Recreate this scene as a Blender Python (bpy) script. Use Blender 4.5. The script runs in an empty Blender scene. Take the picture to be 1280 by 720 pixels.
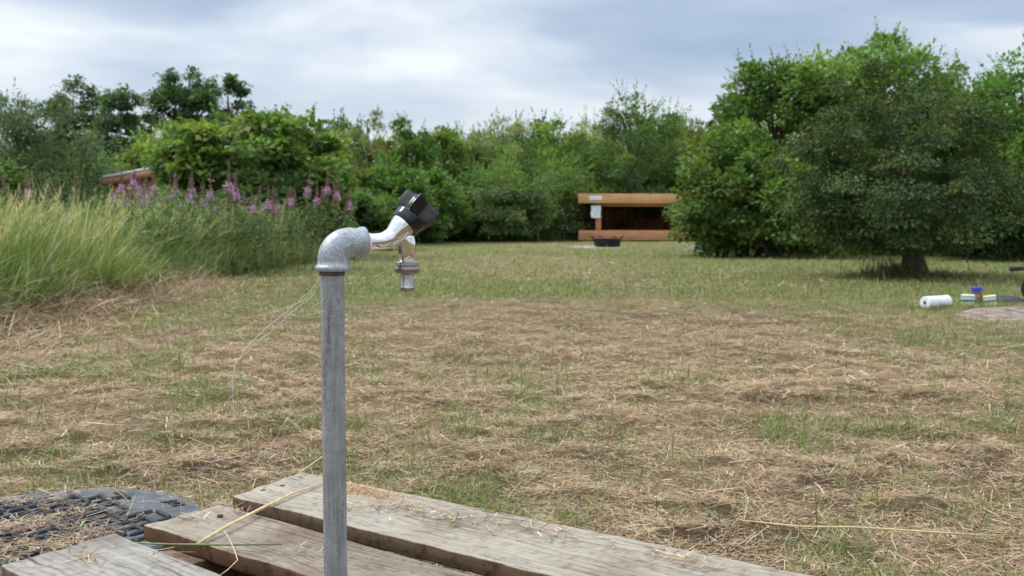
import bpy, bmesh, math, random
import numpy as np
from math import sin, cos, tan, atan, atan2, pi, radians, sqrt
from mathutils import Vector, Matrix

random.seed(7)
rng = np.random.default_rng(7)
S = bpy.context.scene
COL = S.collection

# ------------------------------------------------------------------ camera geometry
FPX = 1307.0                      # focal length in photo pixels (1280 wide)
CAM_H = 0.60
PITCH = atan(85.0 / FPX)
PIPE_Y = 1.245
COVER_C = (-0.865, 1.93)
COVER_R = .272
SKY_LOC = (0.3, 6.2, 4.4)


def at(px, py, Y):
    """world point on the vertical plane y = Y seen at photo pixel (px, py)"""
    x = (px - 640) / FPX
    y = -(py - 360) / FPX
    d = (x, cos(PITCH) + y * sin(PITCH), -sin(PITCH) + y * cos(PITCH))
    t = Y / d[1]
    return Vector((d[0] * t, Y, CAM_H + d[2] * t))


def on(px, py, z=0.0):
    """world point on the horizontal plane z seen at photo pixel"""
    x = (px - 640) / FPX
    y = -(py - 360) / FPX
    d = (x, cos(PITCH) + y * sin(PITCH), -sin(PITCH) + y * cos(PITCH))
    t = (z - CAM_H) / d[2]
    return Vector((d[0] * t, d[1] * t, z))


# ------------------------------------------------------------------ numpy noise
_P = np.random.default_rng(3).permutation(4096)


def vnoise(x, y, seed=0):
    x = np.asarray(x, float) + seed * 17.3
    y = np.asarray(y, float) + seed * 9.1
    xi = np.floor(x).astype(int); yi = np.floor(y).astype(int)
    fx = x - xi; fy = y - yi
    fx = fx * fx * (3 - 2 * fx); fy = fy * fy * (3 - 2 * fy)

    def h(a, b):
        return _P[(_P[a & 4095] + b) & 4095] / 4095.0
    return ((h(xi, yi) * (1 - fx) + h(xi + 1, yi) * fx) * (1 - fy)
            + (h(xi, yi + 1) * (1 - fx) + h(xi + 1, yi + 1) * fx) * fy)


def fbm(x, y, seed=0, o=4):
    s = 0; a = 0.5; f = 1.0
    for i in range(o):
        s = s + a * vnoise(x * f, y * f, seed + i)
        a *= 0.5; f *= 2.03
    return s / (1 - 0.5 ** o)


def sst(a, b, x):
    t = np.clip((np.asarray(x, float) - a) / (b - a), 0, 1)
    return t * t * (3 - 2 * t)


# ------------------------------------------------------------------ mesh helpers
def npmesh(name, V, quads, mat, parent=None, col=None, smooth=False, tris=None):
    V = np.asarray(V, np.float32).reshape(-1, 3)
    me = bpy.data.meshes.new(name)
    quads = np.asarray(quads, np.int32).reshape(-1, 4) if quads is not None and len(quads) else np.zeros((0, 4), np.int32)
    tr = np.asarray(tris, np.int32).reshape(-1, 3) if tris is not None and len(tris) else np.zeros((0, 3), np.int32)
    me.vertices.add(len(V)); me.vertices.foreach_set('co', V.ravel())
    loops = np.concatenate([quads.ravel(), tr.ravel()])
    me.loops.add(len(loops)); me.loops.foreach_set('vertex_index', loops)
    nq, nt = len(quads), len(tr)
    me.polygons.add(nq + nt)
    st = np.concatenate([np.arange(nq) * 4, nq * 4 + np.arange(nt) * 3]).astype(np.int32)
    tot = np.concatenate([np.full(nq, 4), np.full(nt, 3)]).astype(np.int32)
    me.polygons.foreach_set('loop_start', st)
    me.polygons.foreach_set('loop_total', tot)
    me.update(calc_edges=True)
    me.validate()
    if smooth:
        me.polygons.foreach_set('use_smooth', np.ones(len(me.polygons), bool))
    if col is not None:
        ca = me.color_attributes.new('Col', 'FLOAT_COLOR', 'POINT')
        c = np.ones((len(V), 4), np.float32); c[:, :3] = np.asarray(col, np.float32)[:, :3]
        ca.data.foreach_set('color', c.ravel())
    if mat:
        me.materials.append(mat)
    o = bpy.data.objects.new(name, me); COL.objects.link(o)
    if parent: o.parent = parent
    return o


class MB:
    """collects shapes for one mesh"""
    def __init__(s): s.v = []; s.q = []; s.t = []; s.n = 0; s.c = []

    def add(s, V, Q=None, T=None, c=None):
        V = np.asarray(V, float).reshape(-1, 3)
        s.v.append(V)
        if Q is not None and len(Q): s.q.append(np.asarray(Q, int).reshape(-1, 4) + s.n)
        if T is not None and len(T): s.t.append(np.asarray(T, int).reshape(-1, 3) + s.n)
        s.n += len(V)
        if c is not None: s.c.append(np.broadcast_to(np.asarray(c, float), (len(V), 3)))

    def box(s, lo, hi, R=None, c=None):
        x0, y0, z0 = lo; x1, y1, z1 = hi
        V = np.array([(x0, y0, z0), (x1, y0, z0), (x1, y1, z0), (x0, y1, z0), (x0, y0, z1), (x1, y0, z1), (x1, y1, z1), (x0, y1, z1)], float)
        if R is not None: V = np.array([tuple(R @ Vector(p)) for p in V])
        s.add(V, [(0, 3, 2, 1), (4, 5, 6, 7), (0, 1, 5, 4), (1, 2, 6, 5), (2, 3, 7, 6), (3, 0, 4, 7)], c=c)

    def tube(s, pts, rad, n=12, cap=True, c=None):
        pts = np.asarray([tuple(p) for p in pts], float)
        if np.isscalar(rad): rad = [rad] * len(pts)
        tang = np.gradient(pts, axis=0)
        tang /= np.linalg.norm(tang, axis=1)[:, None] + 1e-12
        ref = np.array([0, 0, 1.0]) if abs(tang[0][2]) < 0.9 else np.array([0, 1.0, 0])
        u = np.cross(tang[0], ref); u /= np.linalg.norm(u)
        V = []
        for i in range(len(pts)):
            u = u - tang[i] * np.dot(u, tang[i]); u /= np.linalg.norm(u)
            w = np.cross(tang[i], u)
            a = np.linspace(0, 2 * pi, n, endpoint=False)
            V.append(pts[i] + rad[i] * (np.cos(a)[:, None] * u + np.sin(a)[:, None] * w))
        V = np.concatenate(V)
        Q = []; T = []
        for i in range(len(pts) - 1):
            for k in range(n):
                Q.append((i * n + k, i * n + (k + 1) % n, (i + 1) * n + (k + 1) % n, (i + 1) * n + k))
        if cap:
            V = np.concatenate([V, pts[:1], pts[-1:]])
            a, b = len(V) - 2, len(V) - 1; m = (len(pts) - 1) * n
            for k in range(n):
                T.append((a, (k + 1) % n, k)); T.append((b, m + k, m + (k + 1) % n))
        s.add(V, Q, T, c)

    def lathe(s, base, axis, prof, n=48, rfun=None, c=None):
        """prof: list of (distance along axis, radius)"""
        axis = Vector(axis).normalized()
        q = axis.to_track_quat('Z', 'Y').to_matrix()
        V = []
        for (h, r) in prof:
            for k in range(n):
                a = 2 * pi * k / n
                rr = r if rfun is None else rfun(a, r, h)
                V.append(tuple(Vector(base) + q @ Vector((rr * cos(a), rr * sin(a), h))))
        m = len(prof)
        Q = [(i * n + k, i * n + (k + 1) % n, (i + 1) * n + (k + 1) % n, (i + 1) * n + k) for i in range(m - 1) for k in range(n)]
        V.append(tuple(Vector(base) + axis * prof[0][0])); V.append(tuple(Vector(base) + axis * prof[-1][0]))
        T = []
        for k in range(n):
            T.append((len(V) - 2, (k + 1) % n, k)); T.append((len(V) - 1, (m - 1) * n + k, (m - 1) * n + (k + 1) % n))
        s.add(V, Q, T, c)

    def build(s, name, mat, parent=None, smooth=False, bevel=0.0, auto=None):
        o = npmesh(name, np.concatenate(s.v), np.concatenate(s.q) if s.q else None, mat, parent,
                   col=np.concatenate(s.c) if s.c else None, smooth=smooth,
                   tris=np.concatenate(s.t) if s.t else None)
        if bevel:
            b = o.modifiers.new('bevel', 'BEVEL'); b.width = bevel; b.segments = 2; b.limit_method = 'ANGLE'; b.angle_limit = radians(35)
        if auto is not None:
            me = o.data
            bm = bmesh.new(); bm.from_mesh(me)
            for e in bm.edges:
                e.smooth = len(e.link_faces) == 2 and e.calc_face_angle(0) < radians(auto)
            for f in bm.faces: f.smooth = True
            bm.to_mesh(me); bm.free()
        return o


def tag(o, label=None, cat=None, group=None, kind=None):
    if label: o['label'] = label
    if cat: o['category'] = cat
    if group: o['group'] = group
    if kind: o['kind'] = kind
    return o


def thing(name, loc, label, cat, group=None, rz=0.0):
    o = bpy.data.objects.new(name, None); COL.objects.link(o)
    o.location = loc; o.rotation_euler = (0, 0, rz); o.empty_display_size = 0.1
    return tag(o, label, cat, group)


def dup(root, loc, rz=0.0, scale=(1, 1, 1), label=None, group=None):
    r = root.copy(); COL.objects.link(r); r.location = loc; r.rotation_euler = (0, 0, rz); r.scale = scale
    if label: r['label'] = label
    if group: r['group'] = group
    for ch in list(root.children):
        c = ch.copy(); COL.objects.link(c); c.parent = r
        for g in list(ch.children):
            d = g.copy(); COL.objects.link(d); d.parent = c
    return r


# ------------------------------------------------------------------ materials
class NT:
    def __init__(s, m):
        m.use_nodes = True; s.t = m.node_tree; s.t.nodes.clear(); s.x = 0

    def n(s, typ, **kw):
        nd = s.t.nodes.new(typ)
        for k, v in kw.items():
            if k.startswith('i_'):
                nd.inputs[k[2:].replace('_', ' ')].default_value = v
            else:
                setattr(nd, k, v)
        return nd

    def l(s, a, b): s.t.links.new(a, b)


def ramp(nt, fac, stops):
    r = nt.n('ShaderNodeValToRGB')
    el = r.color_ramp.elements
    while len(el) < len(stops): el.new(0.5)
    for e, (p, c) in zip(el, stops):
        e.position = p; e.color = (*c, 1)
    nt.l(fac, r.inputs['Fac'])
    return r.outputs['Color']


def mixc(nt, fac, a, b, mode='MIX'):
    m = nt.n('ShaderNodeMix', data_type='RGBA', blend_type=mode)
    for sock, v in ((m.inputs[0], fac), (m.inputs[6], a), (m.inputs[7], b)):
        if isinstance(v, (int, float)): sock.default_value = v
        elif isinstance(v, tuple): sock.default_value = (*v, 1)
        else: nt.l(v, sock)
    return m.outputs[2]


def simple(name, col, rough=0.6, metal=0.0, noise=0.12, scale=30, bump=0.0, bscale=80, spec=0.5, stretch=(1, 1, 1)):
    m = bpy.data.materials.new(name); nt = NT(m)
    tc = nt.n('ShaderNodeTexCoord')
    mp = nt.n('ShaderNodeMapping'); mp.inputs['Scale'].default_value = stretch
    nt.l(tc.outputs['Object'], mp.inputs['Vector'])
    nz = nt.n('ShaderNodeTexNoise'); nz.inputs['Scale'].default_value = scale; nz.inputs['Detail'].default_value = 6
    nt.l(mp.outputs[0], nz.inputs['Vector'])
    c = ramp(nt, nz.outputs['Fac'], [(0.3, tuple(max(0, x * (1 - noise * 2)) for x in col)), (0.7, tuple(min(1, x * (1 + noise * 2)) for x in col))])
    p = nt.n('ShaderNodeBsdfPrincipled')
    nt.l(c, p.inputs['Base Color'])
    p.inputs['Roughness'].default_value = rough; p.inputs['Metallic'].default_value = metal
    p.inputs['Specular IOR Level'].default_value = spec
    if bump:
        n2 = nt.n('ShaderNodeTexNoise'); n2.inputs['Scale'].default_value = bscale; n2.inputs['Detail'].default_value = 4
        nt.l(mp.outputs[0], n2.inputs['Vector'])
        b = nt.n('ShaderNodeBump'); b.inputs['Strength'].default_value = bump; b.inputs['Distance'].default_value = 0.002
        nt.l(n2.outputs['Fac'], b.inputs['Height']); nt.l(b.outputs[0], p.inputs['Normal'])
    o = nt.n('ShaderNodeOutputMaterial'); nt.l(p.outputs[0], o.inputs[0])
    return m


def vegmat(name, trans=0.25, rough=0.55, spec=0.3, tint=(1, 1, 1), objvar=0.0):
    """leaf / blade material: colour from the per-leaf attribute, light shining through"""
    m = bpy.data.materials.new(name); nt = NT(m)
    a = nt.n('ShaderNodeAttribute', attribute_name='Col')
    c = mixc(nt, 1.0, a.outputs['Color'], tint, 'MULTIPLY')
    if objvar:
        oi = nt.n('ShaderNodeObjectInfo')
        hs = nt.n('ShaderNodeHueSaturation')
        mr = nt.n('ShaderNodeMapRange'); mr.inputs['To Min'].default_value = 0.5 - 0.03 * objvar; mr.inputs['To Max'].default_value = 0.5 + 0.02 * objvar
        nt.l(oi.outputs['Random'], mr.inputs['Value']); nt.l(mr.outputs[0], hs.inputs['Hue'])
        mr2 = nt.n('ShaderNodeMapRange'); mr2.inputs['To Min'].default_value = 1 - 0.25 * objvar; mr2.inputs['To Max'].default_value = 1 + 0.25 * objvar
        mul = nt.n('ShaderNodeMath', operation='MULTIPLY'); mul.inputs[1].default_value = 7.31
        fr = nt.n('ShaderNodeMath', operation='FRACT')
        nt.l(oi.outputs['Random'], mul.inputs[0]); nt.l(mul.outputs[0], fr.inputs[0]); nt.l(fr.outputs[0], mr2.inputs['Value'])
        nt.l(mr2.outputs[0], hs.inputs['Value'])
        nt.l(c, hs.inputs['Color']); c = hs.outputs[0]
    p = nt.n('ShaderNodeBsdfPrincipled'); nt.l(c, p.inputs['Base Color'])
    p.inputs['Roughness'].default_value = rough; p.inputs['Specular IOR Level'].default_value = spec
    o = nt.n('ShaderNodeOutputMaterial')
    if trans:
        tr = nt.n('ShaderNodeBsdfTranslucent')
        c2 = mixc(nt, 1.0, c, (1.0, 1.15, 0.55), 'MULTIPLY')
        nt.l(c2, tr.inputs['Color'])
        mx = nt.n('ShaderNodeMixShader'); mx.inputs[0].default_value = trans
        nt.l(p.outputs[0], mx.inputs[1]); nt.l(tr.outputs[0], mx.inputs[2]); nt.l(mx.outputs[0], o.inputs[0])
    else:
        nt.l(p.outputs[0], o.inputs[0])
    return m


def wood_weathered(name, grey=(0.42, 0.385, 0.33), brown=(0.20, 0.12, 0.07), stain=0.5, seed=0.0):
    m = bpy.data.materials.new(name); nt = NT(m)
    tc = nt.n('ShaderNodeTexCoord')
    mp = nt.n('ShaderNodeMapping'); mp.inputs['Location'].default_value = (seed, seed * .7, seed * .3)
    nt.l(tc.outputs['Object'], mp.inputs['Vector'])
    # long grain: noise stretched along the board with a slow wander
    wn = nt.n('ShaderNodeTexNoise'); wn.inputs['Scale'].default_value = 5; wn.inputs['Detail'].default_value = 2
    nt.l(mp.outputs[0], wn.inputs['Vector'])
    wv = nt.n('ShaderNodeVectorMath', operation='MULTIPLY_ADD')
    nt.l(wn.outputs['Color'], wv.inputs[0]); wv.inputs[1].default_value = (0, 0.06, 0.02); nt.l(mp.outputs[0], wv.inputs[2])
    m2 = nt.n('ShaderNodeMapping'); m2.inputs['Scale'].default_value = (3.0, 75, 75)
    nt.l(wv.outputs[0], m2.inputs['Vector'])
    g = nt.n('ShaderNodeTexNoise'); g.inputs['Scale'].default_value = 1.6; g.inputs['Detail'].default_value = 6; g.inputs['Roughness'].default_value = 0.65
    nt.l(m2.outputs[0], g.inputs['Vector'])
    m3 = nt.n('ShaderNodeMapping'); m3.inputs['Scale'].default_value = (1.1, 16, 16)
    nt.l(wv.outputs[0], m3.inputs['Vector'])
    w = nt.n('ShaderNodeTexWave', wave_type='BANDS', bands_direction='Y'); w.inputs['Scale'].default_value = 1.6
    w.inputs['Distortion'].default_value = 6; w.inputs['Detail'].default_value = 3; w.inputs['Detail Scale'].default_value = 0.6
    nt.l(m3.outputs[0], w.inputs['Vector'])
    gl = tuple(min(1, x * 1.18) for x in grey); gd = tuple(x * 0.58 for x in grey)
    c = ramp(nt, g.outputs['Fac'], [(0.28, gd), (0.5, grey), (0.72, gl)])
    cw = ramp(nt, w.outputs['Fac'], [(0.0, (0.62, 0.56, 0.50)), (0.35, (0.95, .95, .95)), (1, (1, 1, 1))])
    c = mixc(nt, 0.38, c, cw, 'MULTIPLY')
    # blotchy stains, brown dirt and weather spots
    s1 = nt.n('ShaderNodeTexNoise'); s1.inputs['Scale'].default_value = 7; s1.inputs['Detail'].default_value = 5; s1.inputs['Roughness'].default_value = .6
    nt.l(mp.outputs[0], s1.inputs['Vector'])
    sf = ramp(nt, s1.outputs['Fac'], [(0.52, (0, 0, 0)), (0.68, (stain, stain, stain))])
    c = mixc(nt, sf, c, tuple(x * 0.75 + y * .45 for x, y in zip(brown, grey)))
    s2 = nt.n('ShaderNodeTexNoise'); s2.inputs['Scale'].default_value = 70; s2.inputs['Detail'].default_value = 5
    nt.l(mp.outputs[0], s2.inputs['Vector'])
    sp = ramp(nt, s2.outputs['Fac'], [(0.52, (1, 1, 1)), (0.66, (0.42, 0.35, 0.29))])
    c = mixc(nt, 0.45, c, sp, 'MULTIPLY')
    m4 = nt.n('ShaderNodeMapping'); m4.inputs['Scale'].default_value = (5.0, 130, 130); nt.l(wv.outputs[0], m4.inputs['Vector'])
    ck = nt.n('ShaderNodeTexNoise'); ck.inputs['Scale'].default_value = 1.0; ck.inputs['Detail'].default_value = 3; nt.l(m4.outputs[0], ck.inputs['Vector'])
    ckc = ramp(nt, ck.outputs['Fac'], [(0.30, (.30, .25, .21)), (0.40, (1, 1, 1))])
    c = mixc(nt, 0.8, c, ckc, 'MULTIPLY')
    s3 = nt.n('ShaderNodeTexNoise'); s3.inputs['Scale'].default_value = 2.6; s3.inputs['Detail'].default_value = 7; s3.inputs['Roughness'].default_value = .7; nt.l(mp.outputs[0], s3.inputs['Vector'])
    s3c = ramp(nt, s3.outputs['Fac'], [(0.35, (.62, .57, .52)), (0.5, (.95, .93, .90)), (.65, (1.12, 1.12, 1.12))])
    c = mixc(nt, 1, c, s3c, 'MULTIPLY')
    # rough sawn sides: browner than the bleached top (normal in object space)
    sx = nt.n('ShaderNodeSeparateXYZ'); nt.l(tc.outputs['Normal'], sx.inputs[0])
    up = ramp(nt, sx.outputs['Z'], [(0.55, (0, 0, 0)), (0.9, (1, 1, 1))])
    cs = mixc(nt, g.outputs['Fac'], tuple(x * 0.55 for x in brown), tuple(x * 1.5 for x in brown))
    cs = mixc(nt, 0.7, cs, sp, 'MULTIPLY')
    c = mixc(nt, up, cs, c)
    p = nt.n('ShaderNodeBsdfPrincipled'); nt.l(c, p.inputs['Base Color'])
    p.inputs['Roughness'].default_value = 0.85; p.inputs['Specular IOR Level'].default_value = 0.25
    hm = nt.n('ShaderNodeMath', operation='ADD'); nt.l(g.outputs['Fac'], hm.inputs[0]); 
    h2 = nt.n('ShaderNodeMath', operation='MULTIPLY'); nt.l(w.outputs['Fac'], h2.inputs[0]); h2.inputs[1].default_value = 0.12
    nt.l(h2.outputs[0], hm.inputs[1])
    b = nt.n('ShaderNodeBump'); b.inputs['Strength'].default_value = 0.6; b.inputs['Distance'].default_value = 0.002
    nt.l(hm.outputs[0], b.inputs['Height'])
    b2 = nt.n('ShaderNodeBump'); b2.inputs['Strength'].default_value = 0.5; b2.inputs['Distance'].default_value = 0.0015
    nt.l(s2.outputs['Fac'], b2.inputs['Height']); nt.l(b.outputs[0], b2.inputs['Normal'])
    nt.l(b2.outputs[0], p.inputs['Normal'])
    o = nt.n('ShaderNodeOutputMaterial'); nt.l(p.outputs[0], o.inputs[0])
    return m


def wood_new(name, col, rough=0.6):
    m = bpy.data.materials.new(name); nt = NT(m)
    tc = nt.n('ShaderNodeTexCoord')
    m2 = nt.n('ShaderNodeMapping'); m2.inputs['Scale'].default_value = (0.8, 14, 22)
    nt.l(tc.outputs['Object'], m2.inputs['Vector'])
    g = nt.n('ShaderNodeTexNoise'); g.inputs['Scale'].default_value = 1.5; g.inputs['Detail'].default_value = 5
    nt.l(m2.outputs[0], g.inputs['Vector'])
    n2 = nt.n('ShaderNodeTexNoise'); n2.inputs['Scale'].default_value = 2.2; n2.inputs['Detail'].default_value = 4
    nt.l(tc.outputs['Object'], n2.inputs['Vector'])
    c = ramp(nt, g.outputs['Fac'], [(0.3, tuple(x * .7 for x in col)), (0.7, tuple(x * 1.2 for x in col))])
    c2 = ramp(nt, n2.outputs['Fac'], [(0.35, (0.8, .76, .72)), (0.65, (1, 1, 1))])
    c = mixc(nt, 0.9, c, c2, 'MULTIPLY')
    p = nt.n('ShaderNodeBsdfPrincipled'); nt.l(c, p.inputs['Base Color']); p.inputs['Roughness'].default_value = rough
    o = nt.n('ShaderNodeOutputMaterial'); nt.l(p.outputs[0], o.inputs[0])
    return m


# ------------------------------------------------------------------ ground
def ground_h(x, y):
    x = np.asarray(x, float); y = np.asarray(y, float)
    h = (fbm(x * 1.3, y * 1.3, 5, 3) - 0.5) * 0.05 + (fbm(x * 7, y * 7, 8, 3) - 0.5) * 0.022
    near = sst(0.6, 2.3, np.hypot(x + 0.3, y - 1.3))
    h = h * near - 0.008 * (1 - near)
    h = h * sst(.25, .5, np.hypot(x + .865, y - 1.93))
    # low berm under the uncut grass on the left
    e = edge_x(y) - x
    h = h + 0.09 * sst(-0.4, 1.2, e) * sst(3.0, 4.5, y)
    return h


_ey = np.array([1.0, 3.4, 4.3, 5.2, 6.2, 7.1, 9.3, 11.2, 13.5, 17, 22, 30, 60])
_ex = np.array([-3.0, -2.95, -2.9, -2.88, -2.92, -2.88, -3.02, -3.05, -2.85, -2.75, -2.9, -3.6, -9])


def edge_x(y):
    """left border of the mown area as a function of y"""
    return np.interp(y, _ey, _ex) + 0.16 * (vnoise(np.asarray(y) * 1.7, 0.3, 4) - .5)


def greenness(x, y):
    x = np.asarray(x, float); y = np.asarray(y, float)
    e = np.sqrt(((x - 0.1) / 1.75) ** 2 + ((y - 5.0) / 2.9) ** 2) + 0.30 * (fbm(x * 1.6, y * 1.1, 21, 4) - .5)
    out = sst(0.80, 1.12, e)
    n1 = fbm(x * 1.1, y * 0.9, 31, 4)
    n2 = fbm(x * 4.5, y * 4.5, 35, 3)
    far = 0.45 + 0.55 * sst(0.30, 0.62, fbm(x * .5, y * 0.32, 41, 4))
    mid = sst(0.44, 0.66, n1 * .6 + n2 * .4)
    lawn = np.where(y > 7, far, mid * 0.85)
    w = sst(5.0, 8.5, y)
    lawn = mid * 0.8 * (1 - w) + far * w
    lawn = lawn * (1 - .45 * sst(.2, .8, x) * sst(4.6, 3.8, y)) + 0.35 * sst(1.0, 1.8, x) * sst(4.2, 5.2, y)
    near = sst(3.6, 2.1, y) * sst(-.6, 0.0, x) * sst(0.38, 0.56, n2 * .5 + n1 * .5)
    inside = 0.45 * sst(0.52, 0.68, n2)
    g = out * lawn + (1 - out) * inside + 0.6 * near
    g = g + .35 * sst(-.3, -1.2, x) * sst(2.6, 3.2, y) * sst(.45, .6, n1 * .5 + n2 * .5)
    g = g * (1 - .75 * np.exp(-(((x - 1.3) / .9) ** 2 + ((y - 3.35) / .55) ** 2)))
    return np.clip(g, 0, 1)


def soilness(x, y):
    x = np.asarray(x, float); y = np.asarray(y, float)
    s = 0.22 * sst(0.58, 0.8, fbm(x * 3.1, y * 2.3, 51, 4)) + .7 * sst(.60, .74, fbm(x * 7.5, y * 6, 57, 3))
    s = s + 0.6 * np.exp(-(((x + 0.72) / 0.45) ** 2 + ((y - 2.62) / 0.32) ** 2))
    s = s + 0.4 * np.exp(-(((x - 0.95) / 0.9) ** 2 + ((y - 6.3) / 0.55) ** 2))
    return np.clip(s * sst(14, 9, y), 0, 1)


def build_ground():
    t = np.linspace(-1, 1, 401)
    xs = 1.2 * np.sinh(t * 5.6) / np.sinh(5.6) * 240 / 1.2
    ys = np.concatenate([np.linspace(-60, 0.4, 10, endpoint=False), 0.4 * np.exp(np.linspace(0, np.log(700), 420))])
    X, Y = np.meshgrid(xs, ys)
    Z = ground_h(X, Y)
    Z = np.where(Y < 0.4, -0.012, Z)
    V = np.stack([X, Y, Z], -1).reshape(-1, 3)
    nx, ny = len(xs), len(ys)
    i = np.arange(nx - 1)[None, :] + np.arange(ny - 1)[:, None] * nx
    Q = np.stack([i, i + 1, i + nx + 1, i + nx], -1).reshape(-1, 4)
    g = greenness(X, Y); s = soilness(X, Y)
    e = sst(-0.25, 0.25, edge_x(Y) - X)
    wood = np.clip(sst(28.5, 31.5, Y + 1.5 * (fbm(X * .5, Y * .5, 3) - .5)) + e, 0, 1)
    m = bpy.data.materials.new('ground_thatch'); nt = NT(m)
    a = nt.n('ShaderNodeAttribute', attribute_name='Col')
    sp = nt.n('ShaderNodeSeparateColor'); nt.l(a.outputs['Color'], sp.inputs[0])
    tc = nt.n('ShaderNodeTexCoord')

    def noise(scale, det=6, rough=.6, st=None):
        n = nt.n('ShaderNodeTexNoise'); n.inputs['Scale'].default_value = scale; n.inputs['Detail'].default_value = det
        n.inputs['Roughness'].default_value = rough
        if st:
            mp = nt.n('ShaderNodeMapping'); mp.inputs['Scale'].default_value = st[0]; mp.inputs['Rotation'].default_value = (0, 0, st[1])
            nt.l(tc.outputs['Object'], mp.inputs['Vector']); nt.l(mp.outputs[0], n.inputs['Vector'])
        else:
            nt.l(tc.outputs['Object'], n.inputs['Vector'])
        return n.outputs['Fac']
    f1 = noise(90, 8, .7, ((1, 3, 1), .5)); f2 = noise(90, 8, .7, ((3, 1, 1), .2)); f3 = noise(9, 6); f4 = noise(260, 4)
    hay1 = ramp(nt, f1, [(0.30, (0.085, 0.055, 0.035)), (0.46, (0.30, 0.215, 0.135)), (0.70, (0.54, 0.41, 0.26))])
    hay2 = ramp(nt, f2, [(0.30, (0.085, 0.055, 0.035)), (0.46, (0.31, 0.225, 0.14)), (0.70, (0.56, 0.43, 0.27))])
    hay = mixc(nt, f3, hay1, hay2)
    f5 = noise(3.5, 8, .7); hay = mixc(nt, 1, hay, ramp(nt, f5, [(.35, (.72, .64, .58)), (.5, (1, .97, .94)), (.65, (1.2, 1.2, 1.15))]), 'MULTIPLY')
    soil = ramp(nt, f4, [(0.3, (0.07, 0.045, 0.032)), (0.6, (0.19, 0.125, 0.085)), (0.8, (0.30, 0.22, 0.15))])
    green = ramp(nt, f1, [(0.3, (0.07, 0.10, 0.026)), (0.5, (0.17, 0.22, 0.065)), (0.7, (0.36, 0.37, 0.15))])
    gm = nt.n('ShaderNodeMath', operation='MULTIPLY'); gm.inputs[1].default_value = .7; nt.l(sp.outputs['Red'], gm.inputs[0])
    c = mixc(nt, gm.outputs[0], hay, green)
    c = mixc(nt, sp.outputs['Green'], c, soil)
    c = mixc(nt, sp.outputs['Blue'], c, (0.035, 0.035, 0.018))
    p = nt.n('ShaderNodeBsdfPrincipled'); nt.l(c, p.inputs['Base Color']); p.inputs['Roughness'].default_value = 0.95
    p.inputs['Specular IOR Level'].default_value = 0.1
    b = nt.n('ShaderNodeBump'); b.inputs['Strength'].default_value = 1.0; b.inputs['Distance'].default_value = 0.016
    ad = nt.n('ShaderNodeMath', operation='ADD'); nt.l(f1, ad.inputs[0]); nt.l(f2, ad.inputs[1])
    nt.l(ad.outputs[0], b.inputs['Height']); nt.l(b.outputs[0], p.inputs['Normal'])
    o = nt.n('ShaderNodeOutputMaterial'); nt.l(p.outputs[0], o.inputs[0])
    ob = npmesh('ground', V, Q, m, col=np.stack([g, s, wood], -1).reshape(-1, 3), smooth=True)
    tag(ob, kind='structure')


# ------------------------------------------------------------------ blades
def blades(P, head, a0, a1, L, W, nseg, cb, ct, taper=1.0, twist=0.6):
    """curved ribbons. head: azimuth, a0: lean from vertical at base, a1: added lean at tip"""
    N = len(P)
    P = np.asarray(P, float)
    hv = np.stack([np.cos(head), np.sin(head), np.zeros(N)], -1)
    tw = head + pi / 2 + rng.uniform(-twist, twist, N)
    sv = np.stack([np.cos(tw), np.sin(tw), rng.uniform(-.3, .3, N)], -1)
    pos = P.copy(); rows = []; cols = []
    for k in range(nseg + 1):
        t = k / nseg
        w = W * (1 - taper * t ** 2 * 0.92) * (0.75 if k == 0 else 1)
        rows.append(pos - sv * w[:, None] * .5); rows.append(pos + sv * w[:, None] * .5)
        c = cb * (1 - t) + ct * t
        cols += [c, c]
        a = a0 + a1 * (t + .5 / nseg)
        pos = pos + (hv * np.sin(a)[:, None] + np.array([0, 0, 1.0]) * np.cos(a)[:, None]) * (L / nseg)[:, None]
    V = np.stack(rows, 1); C = np.stack(cols, 1)
    m = 2 * (nseg + 1)
    q = np.array([(2 * k, 2 * k + 1, 2 * k + 3, 2 * k + 2) for k in range(nseg)])
    Q = (np.arange(N) * m)[:, None, None] + q[None]
    return V.reshape(-1, 3), Q.reshape(-1, 4), C.reshape(-1, 3)


def pal(cols, n, jit=0.12, w=None):
    cols = np.array(cols, float)
    i = rng.choice(len(cols), n, p=w)
    c = cols[i] * (1 + rng.normal(0, jit, (n, 1))) * (1 + rng.normal(0, jit * .3, (n, 3)))
    return np.clip(c, 0.005, 1)


STRAW = [(0.58, 0.45, 0.29), (0.47, 0.335, 0.205), (0.39, 0.255, 0.15), (0.72, 0.62, 0.44), (0.26, 0.16, 0.095), (0.36, 0.31, 0.22)]
GREEN = [(0.12, 0.21, 0.04), (0.17, 0.28, 0.055), (0.09, 0.17, 0.045), (0.24, 0.32, 0.09), (0.15, 0.26, 0.09)]


def view_pts(n, d0, d1, k=0.58, pad=0.5):
    """random points in the visible wedge, denser near"""
    u = rng.random(n)
    y = d0 * (d1 / d0) ** u if True else 0
    x = rng.uniform(-1, 1, n) * (k * y + pad)
    return x, y


def concat(parts):
    V = []; Q = []; C = []; n = 0
    for v, q, c in parts:
        V.append(v); Q.append(q + n); C.append(c); n += len(v)
    return np.concatenate(V), np.concatenate(Q), np.concatenate(C)


def under_objects(x, y):
    """keep litter off the pallet and cover surfaces"""
    return ~(((y - 1.327) < -0.8 * (x - 0.42)) & (y < 2) & (x > -0.7)) | (y > 2.0)


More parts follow.
